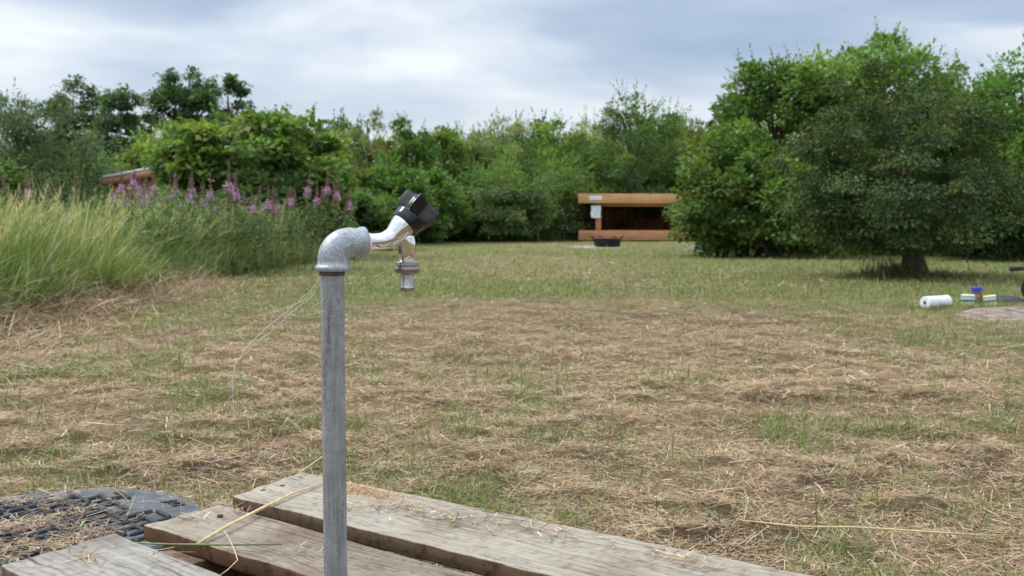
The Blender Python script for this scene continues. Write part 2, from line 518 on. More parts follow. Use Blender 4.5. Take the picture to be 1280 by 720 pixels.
def build_ground_cover():
    # ---- mown grass
    parts = []
    for n, d0, d1, Lm, Wm, ns in ((90000, 1.45, 4, .042, .0024, 3), (150000, 2.8, 10, .045, .0036, 2), (130000, 8, 32, .055, .011, 1)):
        x, y = view_pts(n, d0, d1)
        g = greenness(x, y)
        cl = sst(0.42, 0.62, fbm(x * 9, y * 9, 61, 3)) if d0 < 8 else 1.0
        keep = (rng.random(n) < np.clip(.07 + g * 1.05, 0, 1) * (0.25 + .75 * cl)) & (x > edge_x(y) - .3) & (rng.random(n) < (1.0 - 0.6 * soilness(x, y)))
        keep &= under_objects(x, y)
        keep &= ~((((x - COVER_C[0]) ** 2 + (y - COVER_C[1]) ** 2) < 0.29 ** 2))
        keep &= ~((((x - 3.7) / .9) ** 2 + ((y - 6.5) / .66) ** 2) < .9)
        x = x[keep]; y = y[keep]; N = len(x)
        far = sst(6, 12, y)[:, None]
        cb = pal([(0.30, 0.28, 0.12), (0.17, 0.2, 0.06)], N)
        ct = pal(GREEN + [(0.45, 0.42, 0.2), (0.5, 0.45, 0.25)], N, w=[.2, .2, .15, .13, .12, .1, .1])
        L = rng.gamma(5, Lm / 5, N) * (1 if d0 > 3 else 1)
        v = blades(np.stack([x, y, ground_h(x, y) + (.004 if d0 < 8 else -.003)], -1), rng.uniform(0, 2 * pi, N), rng.uniform(.1, 1.1, N), rng.uniform(.2, 1.1, N), L, Wm * rng.uniform(.6, 1.4, N), ns, cb, ct)
        parts.append(v)
    V, Q, C = concat(parts)
    tag(npmesh('mown_grass', V, Q, vegmat('mown_grass', .3), col=C), 'short green grass growing in patches across the mown clearing', 'grass', kind='stuff')
    # ---- dry hay litter
    parts = []
    for n, d0, d1, Lm, Wm, ns in ((110000, 1.45, 2.7, .020, .0016, 1), (120000, 1.45, 4.2, .030, .0018, 1), (210000, 2.5, 6.5, .026, .0022, 1), (3200, 1.5, 4.5, .085, .0017, 3), (170000, 3.4, 10, .038, .0032, 1), (60000, 9, 31, .06, .009, 1)):
        x, y = view_pts(n, d0, d1)
        g = greenness(x, y); so = soilness(x, y)
        cl = sst(0.25, 0.55, fbm(x * 5, y * 5, 71, 3))
        keep = (rng.random(n) < (1 - .55 * g) * (1 - .5 * so) * (0.62 + .38 * cl)) & (x > edge_x(y) - .5)
        keep &= under_objects(x, y)
        rr = np.hypot(x - COVER_C[0], y - COVER_C[1])
        heap = sst(.42, .6, fbm(x * 9, y * 9, 77, 3)) * sst(.27, .12, np.hypot(x - COVER_C[0] + .05, y - COVER_C[1] + .08)) + .10
        keep = np.where((rr < COVER_R) & (ns == 1), (rng.random(n) < heap) & under_objects(x, y), keep)
        keep &= ~((((x - 3.7) / .9) ** 2 + ((y - 6.5) / .66) ** 2) < .95)
        x = x[keep]; y = y[keep]; rr = rr[keep]; N = len(x)
        c = 1.10 * pal(STRAW, N, .2, w=[.16, .22, .24, .05, .22, .11])
        L = rng.gamma(3, Lm / 3, N) * np.where(rr < COVER_R, .6, 1)
        z = ground_h(x, y) + rng.uniform(0.0, .010, N) + .022 * sst(.5, .72, fbm(x * 11, y * 11, 91, 3)) * (y < 12) + np.where(rr < COVER_R, .034, 0)
        dirn = rng.uniform(0, 2 * pi, N)
        a0 = np.abs(rng.normal(1.50, .13, N)); a1 = rng.uniform(-.15, .5, N) if ns > 1 else np.zeros(N)
        v = blades(np.stack([x, y, z], -1), dirn, a0, a1, L, Wm * rng.uniform(.5, 1.6, N), ns, c, c, taper=.4, twist=1.2)
        parts.append(v)
    V, Q, C = concat(parts)
    tag(npmesh('dry_hay', V, Q, vegmat('dry_hay', .12, .6, .2), col=C), 'loose dry hay and straw strewn over the mown ground', 'hay', kind='stuff')
    # ---- cut hay swath along the uncut grass border
    n = 26000
    n = 40000; y = 3.0 * (9.5 / 3.0) ** rng.random(n); x = edge_x(y) + rng.normal(0.12, .24, n) * (1 + .5 * sst(6.5, 4.5, y))
    c = pal(STRAW + [(0.28, .17, .1)], n, .18, w=[.16, .2, .2, .08, .16, .1, .1])
    z = ground_h(x, y) + np.abs(rng.normal(0, .07, n)) * np.exp(-((x - edge_x(y) - .1) / .3) ** 2)
    v = blades(np.stack([x, y, z], -1), rng.uniform(0, 2 * pi, n), rng.normal(1.35, .25, n), rng.uniform(0, .7, n), rng.gamma(4, .035, n), .0035 * rng.uniform(.5, 1.5, n), 2, c, c, taper=.5)
    tag(npmesh('hay_swath', *v[:2], vegmat('hay_swath', .12, .6, .2), col=v[2]), 'flattened swath of cut hay along the foot of the tall grass', 'hay', kind='stuff')


def build_tall_grass():
    parts = []
    nt_ = 2200
    ty = 4.0 * (15 / 4.0) ** rng.random(nt_); to = rng.exponential(.75, nt_); tx = edge_x(ty) - to + .06
    k = (to < 3.3) & (tx > -.66 * ty - .8); tx = tx[k]; ty = ty[k]; to = to[k]; nt_ = len(tx)
    th_ = (0.42 + 0.46 * fbm(tx * 2.6, ty * 2.6, 81, 3) + rng.normal(0, .11, nt_)) * (0.60 + .40 * sst(0, .45, to)) * (0.62 + .38 * sst(3.9, 5.8, ty)) * (1 - .12 * sst(9, 13, ty))
    tyel = rng.random(nt_) < .14 + .5 * sst(.5, .7, fbm(tx * 1.2, ty * 1.2, 84, 3)); thead = rng.uniform(0, 6.28, nt_)
    per = 30
    i_ = np.repeat(np.arange(nt_), per); n = len(i_)
    rr = np.abs(rng.normal(0, .055, n)); ra = rng.uniform(0, 6.28, n)
    x = tx[i_] + rr * np.cos(ra); y = ty[i_] + rr * np.sin(ra); off = to[i_]
    hd = np.where(rng.random(n) < .35, thead[i_] + rng.normal(0, .5, n), rng.uniform(0, 6.28, n))
    hgt = th_[i_] * rng.uniform(.55, 1.12, n)
    yel = (tyel[i_] ^ (rng.random(n) < .15))[:, None]
    cb = np.where(yel, pal([(0.42, .34, .18), (.30, .26, .12)], n), pal([(.22, .25, .08), (.15, .20, .06), (.32, .29, .14)], n))
    ct = np.where(yel, pal([(0.60, .52, .30), (.44, .42, .20), (.66, .58, .38)], n), pal([(.17, .27, .06), (.24, .34, .09), (.14, .23, .10), (.30, .38, .16)], n))
    v = blades(np.stack([x, y, ground_h(x, y) - .01], -1), hd, rng.uniform(.02, .30, n), rng.gamma(1.6, .48, n), hgt * .90, .0108 * rng.gamma(4, .25, n), 6, cb, ct, twist=1.5)
    parts.append(v)
    n = 9000
    y = 4.6 * (12 / 4.6) ** rng.random(n); off = rng.exponential(.6, n) + .05; x = edge_x(y) - off
    keep = (off < 2.6) & (x > -.66 * y - .6); x = x[keep]; y = y[keep]; off = off[keep]; n = len(x)
    c1 = pal([(.16, .26, .10), (.20, .30, .12), (.50, .43, .24), (.24, .32, .10), (.14, .24, .12)], n)
    parts.append(blades(np.stack([x, y, ground_h(x, y)], -1), rng.uniform(0, 6.28, n), rng.uniform(.0, .5, n), rng.uniform(.5, 2.4, n), rng.uniform(.30, .72, n) * (.7 + .3 * sst(0, .4, off)), rng.uniform(.009, .018, n), 7, c1 * .9, c1, twist=1.5))
    # seed stalks, feathery tops
    n = 900
    y = 4.2 * (15 / 4.2) ** rng.random(n); off = rng.exponential(1.0, n) + .15; x = edge_x(y) - off
    keep = (x > -0.66 * y - .8) & (off < 3.3); x = x[keep]; y = y[keep]; n = len(x)
    L = rng.uniform(.50, .84, n) * (.85 + .15 * sst(4, 6, y)); head = rng.normal(.2, 1.0, n); a0 = rng.uniform(.03, .28, n); a1 = rng.gamma(2.5, .22, n)
    c = pal([(.60, .52, .32), (.52, .43, .25), (.42, .42, .2)], n)
    P = np.stack([x, y, ground_h(x, y)], -1)
    parts.append(blades(P, head, a0, a1, L, np.full(n, .004), 6, c * .8, c, taper=.3))
    pos = P.copy(); hv = np.stack([np.cos(head), np.sin(head), np.zeros(n)], -1)
    for k in range(6):
        a = a0 + a1 * (k / 6 + .5 / 6)
        step = (hv * np.sin(a)[:, None] + np.array([0, 0, 1.]) * np.cos(a)[:, None]) * (L / 6)[:, None]
        if k >= 5 or k == 4:
            for j in range(9):
                t = j / 9
                q = pos + step * t
                m = rng.random(n) < .9
                if k == 4 and t < .5: continue
                parts.append(blades(q[m], head[m] + rng.normal(0, 1.3, m.sum()), a[m] + rng.normal(.1, .35, m.sum()), np.zeros(m.sum()), rng.uniform(.025, .06, m.sum()), np.full(m.sum(), .008), 1, c[m], c[m] * 1.08, taper=.5))
        pos = pos + step
    V, Q, C = concat(parts)
    tag(npmesh('tall_grass', V, Q, vegmat('tall_grass', .35), col=C), 'tall uncut green and straw coloured grass along the left side', 'grass', kind='stuff')


# ------------------------------------------------------------------ leaves and trees
def leaves(c, d, nrm, L, W, fold=0.12):
    """rhombic folded leaves: c base (N,3), d direction, nrm normal"""
    d = d / (np.linalg.norm(d, axis=1)[:, None] + 1e-9)
    s = np.cross(d, nrm); s /= (np.linalg.norm(s, axis=1)[:, None] + 1e-9)
    n = np.cross(s, d)
    L = L[:, None]; W = W[:, None]
    mid = c + d * L * .45
    V = np.stack([c, mid + s * W * .5 + n * W * fold, c + d * L, mid - s * W * .5 + n * W * fold], 1)
    Q = np.arange(len(c))[:, None] * 4 + np.arange(4)[None]
    return V.reshape(-1, 3), Q


def rnd_dir(n):
    v = rng.normal(size=(n, 3)); return v / np.linalg.norm(v, axis=1)[:, None]


MAT_BARK = None


def make_tree(name, loc, h, w, label, cat, mat, nclump=90, per=90, leaf=.10, aspect=.6, cols=None, base=0.1,
              top=0.5, rough=.22, droop=0.0, clump_r=.16, flat=.6, shoots=40, shoot_len=.16, trunk_r=.035, lean=(0, 0),
              group=None, depth=None, shell=.45, bark=None, nlimb=14, stems=1, pinch=1.0, rz=0.0, limb_k=1.0):
    """a tree with its base at loc: h high, w wide. base: height fraction where the crown starts; top: height fraction of greatest width"""
    root = thing(name, loc, label, cat, group, rz)
    depth = depth or w
    if name != 'hawthorn_tree':
        per = int(per * 1.6); leaf *= 1.08 if name != 'hazel_bush' else 1.0
    cols = [(c[0] * 1.8, c[1] * 1.68, c[2] * 1.65) for c in cols] if name != 'hawthorn_tree' else cols
    zb, zt = base * h, h
    sd = rng.integers(0, 1000)
    # clump centres
    u = rnd_dir(nclump)
    r = (shell ** 3 + (1 - shell ** 3) * rng.random(nclump)) ** (1 / 3)
    az = np.arctan2(u[:, 1], u[:, 0])
    bump = 1 + rough * 2 * (fbm(az * 1.1 + 5, u[:, 2] * 1.8 + sd, sd % 50, 3) - .5)
    zc = zb + top * (zt - zb)
    zz = np.where(u[:, 2] > 0, u[:, 2] * (zt - zc), u[:, 2] * (zc - zb)) * r
    rad = np.sqrt(np.clip(1 - np.abs(u[:, 2]) ** (2 * pinch), 0, 1))
    hor = u[:, :2] / (np.linalg.norm(u[:, :2], axis=1)[:, None] + 1e-9) * (rad * r * bump)[:, None]
    cr = clump_r * w * rng.uniform(.6, 1.35, nclump)
    C = np.stack([hor[:, 0] * (w / 2 - clump_r * w * .35), hor[:, 1] * (depth / 2 - clump_r * w * .35), zc + zz * (.92 + .16 * (bump - 1))], -1)
    frac = np.clip((C[:, 2] - 0) / h, 0, 1)[:, None]
    C[:, :2] += np.array(lean)[None] * h * frac
    C[:, 2] = np.maximum(C[:, 2], cr * flat * .55 + .02)
    # leaves in clumps
    cc = np.repeat(C, per, 0); rr = np.repeat(cr, per)
    N = len(cc)
    dd = rnd_dir(N); q = rng.random(N) ** .45
    off = dd * (rr * q)[:, None]; off[:, 2] *= flat
    off[:, 2] -= droop * rr * q ** 2 * (1 - np.abs(dd[:, 2]))
    P = cc + off
    ctr = np.array([0, 0, zc])
    outw = (P - ctr) / (np.linalg.norm(P - ctr, axis=1)[:, None] + 1e-9)
    d = dd * .7 + outw * .6 + rng.normal(0, .35, (N, 3)); d[:, 2] -= .25 + droop
    nr = np.array([0, 0, 1.]) + outw * .5 + rng.normal(0, .45, (N, 3))
    tint = np.repeat(rng.normal(1, .16, nclump), per)[:, None]
    hue = np.repeat(rng.random(nclump) < .22, per)
    cols = cols or [(.055, .10, .028), (.075, .13, .035), (.045, .085, .028), (.10, .15, .045)]
    Cc = pal(cols, N, .14) * np.clip(tint, .6, 1.5)
    Cc[hue] *= np.array([1.35, 1.12, .95])
    sz = leaf * rng.uniform(.6, 1.3, N)
    V, Q = leaves(P, d, nr, sz, sz * aspect)
    Cv = np.repeat(Cc, 4, 0)
    Vs, Qs, Cs = [V], [Q], [Cv]; nb = len(V)
    tw = MB()
    # shoots poking out of the crown
    if shoots:
        idx = rng.choice(nclump, shoots, p=(lambda p: p / p.sum())(r ** 3 * (0.25 + np.clip(u[:, 2], -.3, 1) + .3)))
        for i in idx:
            o = C[i] + rnd_dir(1)[0] * cr[i] * .5
            dv = (C[i] - ctr) / (np.linalg.norm(C[i] - ctr) + 1e-9) * .7 + np.array([0, 0, .8 - droop * 1.8]) + rng.normal(0, .25, 3)
            dv /= np.linalg.norm(dv)
            Ls = shoot_len * w * rng.uniform(.6, 1.5) + cr[i] * .5
            m = max(8, int(Ls / leaf * 2.6))
            t = (np.arange(m) + .5) / m
            bend = np.stack([np.zeros(m), np.zeros(m), -(.25 + droop) * Ls * t ** 2], -1)
            pp = o + dv * (Ls * t)[:, None] + bend
            ld = rnd_dir(m) * .9 + dv * .7
            s2 = leaf * rng.uniform(.5, 1.1, m) * (1.1 - .5 * t)
            v2, q2 = leaves(pp, ld, np.array([0, 0, 1.]) + rng.normal(0, .4, (m, 3)), s2, s2 * aspect)
            Vs.append(v2); Qs.append(q2 + nb); nb += len(v2)
            Cs.append(np.repeat(pal(cols, m, .12) * np.array([1.2, 1.2, 1.0]), 4, 0))
            if 0: tw.tube([o, o + dv * Ls * .5 - np.array([0, 0, .06 * Ls]), o + dv * Ls * .95 - np.array([0, 0, .22 * Ls])], [leaf * .05, leaf * .04, leaf * .02], 3, cap=False)
    crown = npmesh('crown', np.concatenate(Vs), np.concatenate(Qs), mat, root, col=np.concatenate(Cs))
    # trunk and limbs
    tb = MB()
    for s_ in range(stems):
        sx, sy = (0, 0) if stems == 1 else (rng.normal(0, .05) * w, rng.normal(0, .05) * w)
        tr = trunk_r * h * (1 if stems == 1 else .55)
        top_p = np.array([lean[0] * h * .8 + rng.normal(0, .02) * w + sx * 4, lean[1] * h * .8 + sy * 4, h * .86])
        pts = []; rads = []
        for k in range(9):
            t = k / 8
            p = np.array([sx, sy, -.05]) * (1 - t) + top_p * t
            p[:2] += np.array([sin(t * 5 + s_), cos(t * 4 + s_ * 2)]) * .012 * h * t
            pts.append(p); rads.append(tr * (1 - t) ** .8 * (1.35 if k == 0 else 1) + .004)
        tb.tube(pts, rads, 8)
        order = rng.choice(nclump, min(nlimb, nclump), replace=False)
        for i in order:
            e = C[i]
            t0 = np.clip((e[2] / h - .12) / .86, .12, .9) * rng.uniform(.55, .9)
            k = t0 * 8; k0 = int(k); st = np.array(pts[k0]) * (1 - (k - k0)) + np.array(pts[min(8, k0 + 1)]) * (k - k0)
            r0 = max(.004, tr * (1 - t0) ** .8 * .5 * limb_k)
            mid = st * .5 + e * .5 + np.array([0, 0, .06 * h])
            tb.tube([st, st * .75 + mid * .25 + [0, 0, .02 * h], mid, e * .9 + mid * .1], [r0, r0 * .8, r0 * .5, r0 * .15], 5, cap=False)
    tb.build('trunk', bark or MAT_BARK, root, smooth=True)
    if tw.v:
        tw.build('twig', bark or MAT_BARK, root, smooth=True)
    return root


def place(px, ty, Y, base_z=None):
    """base location and height for a tree whose top is at photo pixel (px, ty) at distance Y"""
    p = at(px, ty, Y)
    z0 = float(ground_h(p.x, Y)) if base_z is None else base_z
    return (p.x, Y, z0), p.z - z0


def build_trees():
    global MAT_BARK
    MAT_BARK = simple('bark', (0.10, 0.075, 0.055), .9, noise=.25, scale=18, bump=.8, bscale=25, stretch=(1, 1, .3))
    birch_bark = simple('birch_bark', (0.62, 0.60, 0.56), .7, noise=.2, scale=9, stretch=(1, 1, 4))
    M = vegmat('leaf', .42, .55, .22, objvar=.35)
    MH = vegmat('hawthorn_leaf', .25, .65, .10)
    G_MID = [(.075, .135, .038), (.10, .17, .045), (.06, .11, .036), (.13, .19, .06)]
    G_DARK = [(.05, .09, .036), (.065, .11, .042), (.04, .075, .032)]
    G_PALE = [(.14, .18, .085), (.17, .21, .10), (.10, .15, .065), (.20, .23, .12)]
    G_BRIGHT = [(.060, .125, .032), (.078, .150, .038), (.048, .10, .030), (.10, .17, .05)]
    G_OLIVE = [(.095, .13, .045), (.12, .135, .05), (.08, .115, .04), (.14, .13, .06)]
    G_HAW = [(.058, .115, .040), (.078, .140, .048), (.044, .088, .036), (.115, .165, .060), (.13, .15, .065)]

    # hawthorn, the nearest tree
    loc, h = place(1148, 76, 10.9)
    loc = (loc[0] + .03, loc[1], loc[2])
    make_tree('hawthorn_tree', loc, h, 2.62, 'rounded dark grey-green hawthorn with short leaning trunk standing alone in the grass', 'tree', MH,
              nclump=230, per=310, leaf=.036, aspect=.7, cols=G_HAW, base=.08, top=.38, rough=.46, droop=.5, clump_r=.082, flat=.5, shoots=300,
              shoot_len=.06, trunk_r=.056, lean=(-.12, 0), shell=.35, nlimb=40, limb_k=.25, depth=2.4, pinch=1.15)
    # suckers and rough grass round its foot
    n = 1300
    a = rng.uniform(0, 2 * pi, n); r = np.abs(rng.normal(0, .2, n))
    x = loc[0] + .08 + np.cos(a) * r * 1.3 - .14; y = loc[1] + np.sin(a) * r
    cb = pal([(.10, .12, .05), (.2, .18, .08)], n); ct = pal([(.10, .15, .045), (.15, .19, .06), (.26, .24, .12)], n)
    v = blades(np.stack([x, y, ground_h(x, y)], -1), rng.uniform(0, 6.28, n), rng.uniform(0, .5, n), rng.uniform(0, .8, n), rng.uniform(.03, .13, n) + .17 * sst(.0, -.25, x - loc[0]) * rng.random(n), np.full(n, .009), 3, cb, ct)
    tag(npmesh('rough_grass', *v[:2], vegmat('rough_grass', .3), col=v[2]), 'uncut tuft of rough grass round the foot of the hawthorn', 'grass', kind='stuff')

    # hazel to the left of it, overhanging the shelter
    loc, h = place(929, 150, 17.2)
    make_tree('hazel_bush', loc, h, 2.35, 'bright green broad-leaved hazel bush overhanging the right end of the open shelter', 'bush', M,
              nclump=120, per=85, leaf=.085, aspect=.8, cols=G_BRIGHT, base=.01, top=.40, rough=.3, droop=.2, clump_r=.11, flat=.6, shoots=130, shoot_len=.07, stems=4, lean=(-.05, 0), shell=.6, rz=.4)
    loc, h = place(985, 195, 16.6)
    make_tree('hazel_bush', loc, h, 2.0, 'low green hazel bush filling the gap between the overhanging hazel and the hawthorn', 'bush', M,
              nclump=90, per=85, leaf=.08, aspect=.8, cols=G_MID, base=.01, top=.45, rough=.3, droop=.2, clump_r=.12, shoots=70, shoot_len=.07, stems=3, shell=.6)
    specs = [
        # px, ty, Y, wpx, label, palette, opts
        (968, 66, 19, 150, 'tall bright green tree rising just left of the hawthorn top', G_BRIGHT, dict(clump_r=.12, shoots=90, base=.12, top=.6, leaf=.085)),
        (1090, 46, 18, 230, 'tallest tree of the clearing, its leafy top showing above the hawthorn', G_MID, dict(clump_r=.1, shoots=140, nclump=170, base=.05, top=.62, leaf=.085, shoot_len=.09)),
        (1185, 72, 20, 110, 'light green tree between the tallest tree and the right edge', G_MID, dict(clump_r=.12, shoots=60, base=.05, leaf=.085)),
        (1282, 62, 17, 190, 'fresh green tree cut by the right edge behind the hawthorn', G_BRIGHT, dict(clump_r=.1, shoots=110, nclump=150, base=.02, top=.5, leaf=.085)),
        (1240, 205, 15.5, 170, 'low dark bush right of the hawthorn under the fresh green tree', G_DARK, dict(clump_r=.13, shoots=40, base=0, leaf=.07)),
        (1330, 120, 15, 120, 'bushy green tree standing outside the right edge of the lawn', G_MID, dict(clump_r=.13, shoots=60, base=.0, leaf=.08)),
        # left group
        (20, 116, 20, 230, 'dark feathery willow bush at the far left behind the tall grass', [(.06, .095, .055), (.075, .12, .065), (.05, .08, .045)], dict(aspect=.3, clump_r=.1, shoots=180, nclump=170, base=0, top=.4, leaf=.10, shoot_len=.09)),
        (92, 92, 33, 98, 'thin dark birch left of the white-trunked birch', G_DARK, dict(droop=.5, clump_r=.11, shoots=120, base=.15, top=.55, nclump=110, shell=.2, leaf=.10, rough=.4)),
        (150, 97, 31, 80, 'slender birch with a white trunk showing under its crown', G_DARK, dict(droop=.6, clump_r=.11, shoots=110, base=.3, top=.5, nclump=90, shell=.2, leaf=.09, bark='birch', rough=.4)),
        (232, 80, 30, 100, 'spreading birch above the broad layered tree, with ragged hanging twigs', G_DARK, dict(droop=.6, clump_r=.10, shoots=130, base=.3, top=.55, nclump=110, shell=.2, leaf=.10, rough=.35)),
        (289, 80, 31, 66, 'small pointed birch right of the ragged spreading birch', G_DARK, dict(droop=.5, clump_r=.12, shoots=90, base=.3, top=.35, nclump=80, shell=.2, leaf=.10, rough=.3)),
        (314, 140, 17, 240, 'broad layered bright green tree above the pink flowers', G_MID, dict(clump_r=.085, flat=.38, shoots=170, nclump=210, per=75, base=.02, top=.52, leaf=.10, aspect=.85, shell=.6, shoot_len=.05, pinch=1.4)),
        (215, 150, 23.5, 110, 'pale yellow-green sapling behind the left shoulder of the broad layered tree', [(.15, .21, .06), (.18, .25, .08), (.11, .17, .05)], dict(clump_r=.13, shoots=60, base=.05, leaf=.09)),
        (120, 195, 25, 140, 'low mid-green bush behind the wooden shed roof at left', G_MID, dict(clump_r=.12, shoots=60, base=0, leaf=.09)),
        (390, 152, 24, 130, 'olive green tree right behind the broad layered tree', G_OLIVE, dict(clump_r=.12, shoots=70, base=.05, leaf=.09)),
        (463, 124, 31, 60, 'pale pointed willow rising behind the tap', G_PALE, dict(aspect=.3, clump_r=.16, shoots=70, base=.1, top=.3, nclump=70, leaf=.12)),
        (510, 138, 29, 84, 'dark green tree just right of the pale pointed willow', [(.05, .10, .03), (.065, .125, .04)], dict(aspect=.4, clump_r=.12, shoots=80, base=.02, top=.4, leaf=.10)),
        (552, 150, 31, 60, 'mid-green tree between the dark tree and the low pale gap', G_MID, dict(clump_r=.15, shoots=50, base=.02, leaf=.10)),
        (585, 178, 33, 70, 'low pale shrub in the dip of the tree line', G_PALE, dict(clump_r=.15, shoots=50, base=0, leaf=.10)),
        (628, 143, 33, 96, 'pale grey-green rounded willow near the middle of the tree line', G_PALE, dict(aspect=.3, clump_r=.12, shoots=90, base=.02, top=.5, leaf=.12)),
        (700, 146, 34, 110, 'green tree between the pale rounded willow and the dense tree behind the shelter', G_MID, dict(clump_r=.12, shoots=90, base=.02, leaf=.11)),
        (792, 118, 32.5, 160, 'dense dark green tree rising directly behind the open shelter', [(.055, .11, .033), (.075, .14, .042), (.045, .09, .03)], dict(clump_r=.09, shoots=140, nclump=190, base=.0, top=.45, leaf=.10, aspect=.5)),
        (884, 146, 34, 110, 'reddish olive tree right of the dense tree behind the shelter', G_OLIVE, dict(clump_r=.12, shoots=70, base=.0, leaf=.11)),
        (893, 125, 38, 22, 'small dark sapling tip poking above the reddish olive tree', G_DARK, dict(clump_r=.2, shoots=30, base=.3, nclump=18, leaf=.11)),
        # middle layer bushes
        (398, 205, 17.5, 100, 'green bush at the right foot of the broad layered tree', G_MID, dict(clump_r=.12, shoots=60, base=0, leaf=.085, aspect=.8)),
        (482, 202, 25, 120, 'rounded bright green bush directly behind the black tap handle', G_BRIGHT, dict(clump_r=.11, flat=.45, shoots=60, base=0, leaf=.10, aspect=.8)),
        (455, 240, 21, 110, 'low blue-green bush behind the chrome tap body', [(.07, .13, .05), (.09, .16, .065), (.06, .11, .045)], dict(clump_r=.12, shoots=50, base=0, leaf=.09, aspect=.8)),
        (530, 214, 27, 100, 'mid-green bush right of the rounded bright bush', G_MID, dict(clump_r=.12, shoots=50, base=0, leaf=.10)),
        (640, 190, 30.5, 190, 'broad yellow-green bush above the dark hollow bush', G_MID, dict(clump_r=.09, shoots=110, nclump=150, base=0, leaf=.11, aspect=.4)),
        (552, 200, 30.5, 110, 'pale green bush behind the mid-green bush near the tap handle', G_PALE, dict(clump_r=.12, shoots=60, base=0, leaf=.10, aspect=.4)),
        (628, 220, 28.6, 130, 'dark hollow thorn bush at the far edge of the lawn left of the shelter', G_HAW, dict(clump_r=.09, shoots=90, nclump=130, per=110, base=.03, top=.5, leaf=.075, droop=.5)),
        (700, 232, 30.2, 90, 'low green bush between the dark hollow bush and the shelter', G_PALE, dict(clump_r=.13, shoots=50, base=0, leaf=.09, aspect=.4)),
        (575, 252, 29.6, 80, 'small scrubby bush at the left foot of the dark hollow bush', G_MID, dict(clump_r=.14, shoots=50, base=0, leaf=.09)),
        (520, 258, 28.8, 90, 'small scrubby bush at the lawn edge below the tap handle', G_MID, dict(clump_r=.14, shoots=50, base=0, leaf=.09)),
        (330, 215, 15.6, 120, 'shaded bush below the broad layered tree behind the pink flowers', G_DARK, dict(clump_r=.12, shoots=50, base=0, leaf=.08)),
        (800, 180, 34.8, 130, 'dark bush closing the gap behind the shelter roof', G_DARK, dict(clump_r=.12, shoots=50, base=0, leaf=.11)),
        (-60, 150, 17, 150, 'grey-green bush outside the left edge behind the tall grass', G_MID, dict(clump_r=.13, shoots=50, base=0, leaf=.09)),
    ]
    for px, ty, Y, wpx, label, cols, kw in specs:
        loc, h = place(px, ty, Y)
        kw = dict(kw)
        if kw.get('bark') == 'birch': kw['bark'] = birch_bark; kw['trunk_r'] = .014
        isb = h < 2.6
        kw.setdefault('per', 80); kw.setdefault('nclump', 110); kw.setdefault('stems', 3 if isb else 1)
        kw.setdefault('aspect', .6)
        nm = 'bush' if 'bush' in label or 'shrub' in label else ('birch_tree' if 'birch' in label else ('sapling' if 'sapling' in label else 'willow_tree' if 'willow' in label else 'tree'))
        make_tree(nm, loc, h, wpx * Y / FPX, label, {'bush': 'bush'}.get(nm, 'tree'), M, cols=cols, rz=rng.uniform(0, .3), **kw)
    # the wood behind: copies of a few grown trees
    protos = []
    for i, (w, cols, asp) in enumerate([(2.6, G_MID, .5), (2.2, G_OLIVE, .5), (2.9, G_DARK, .6), (2.4, G_PALE, .35)]):
        protos.append((w, cols, asp))
    roots = []
    bx = [(-40, 175), (60, 165), (130, 170), (190, 160), (255, 158), (345, 150), (425, 150), (500, 160), (565, 168), (600, 165), (660, 152), (730, 150), (835, 145), (905, 152), (860, 160), (960, 140), (1030, 120), (1120, 120), (1210, 110), (1290, 120), (1380, 130), (-120, 150), (770, 160), (310, 165), (1330, 110), (-180, 140), (1440, 110)]
    for i, (px, ty) in enumerate(bx):
        Y = 39 + (i * 7 % 5) * 1.3
        loc, h = place(px, ty, Y, 0)
        k = i % 4
        lab = 'broadleaf tree of the far wood, mostly hidden behind the nearer trees'
        if len(roots) < 4:
            w, cols, asp = protos[k]
            r = make_tree('woodland_tree', loc, 3.9, w * 1.5, lab, 'tree', M, nclump=120, per=75, leaf=.14, aspect=asp, cols=cols, base=.02, top=.5, shoots=90, clump_r=.11, group='trees of the far wood')
            roots.append(r); r.scale = (1, 1, h / 3.9)
        else:
            dup(roots[k], loc, rng.uniform(0, 6.28), (rng.uniform(.85, 1.15), 1, h / 3.9))


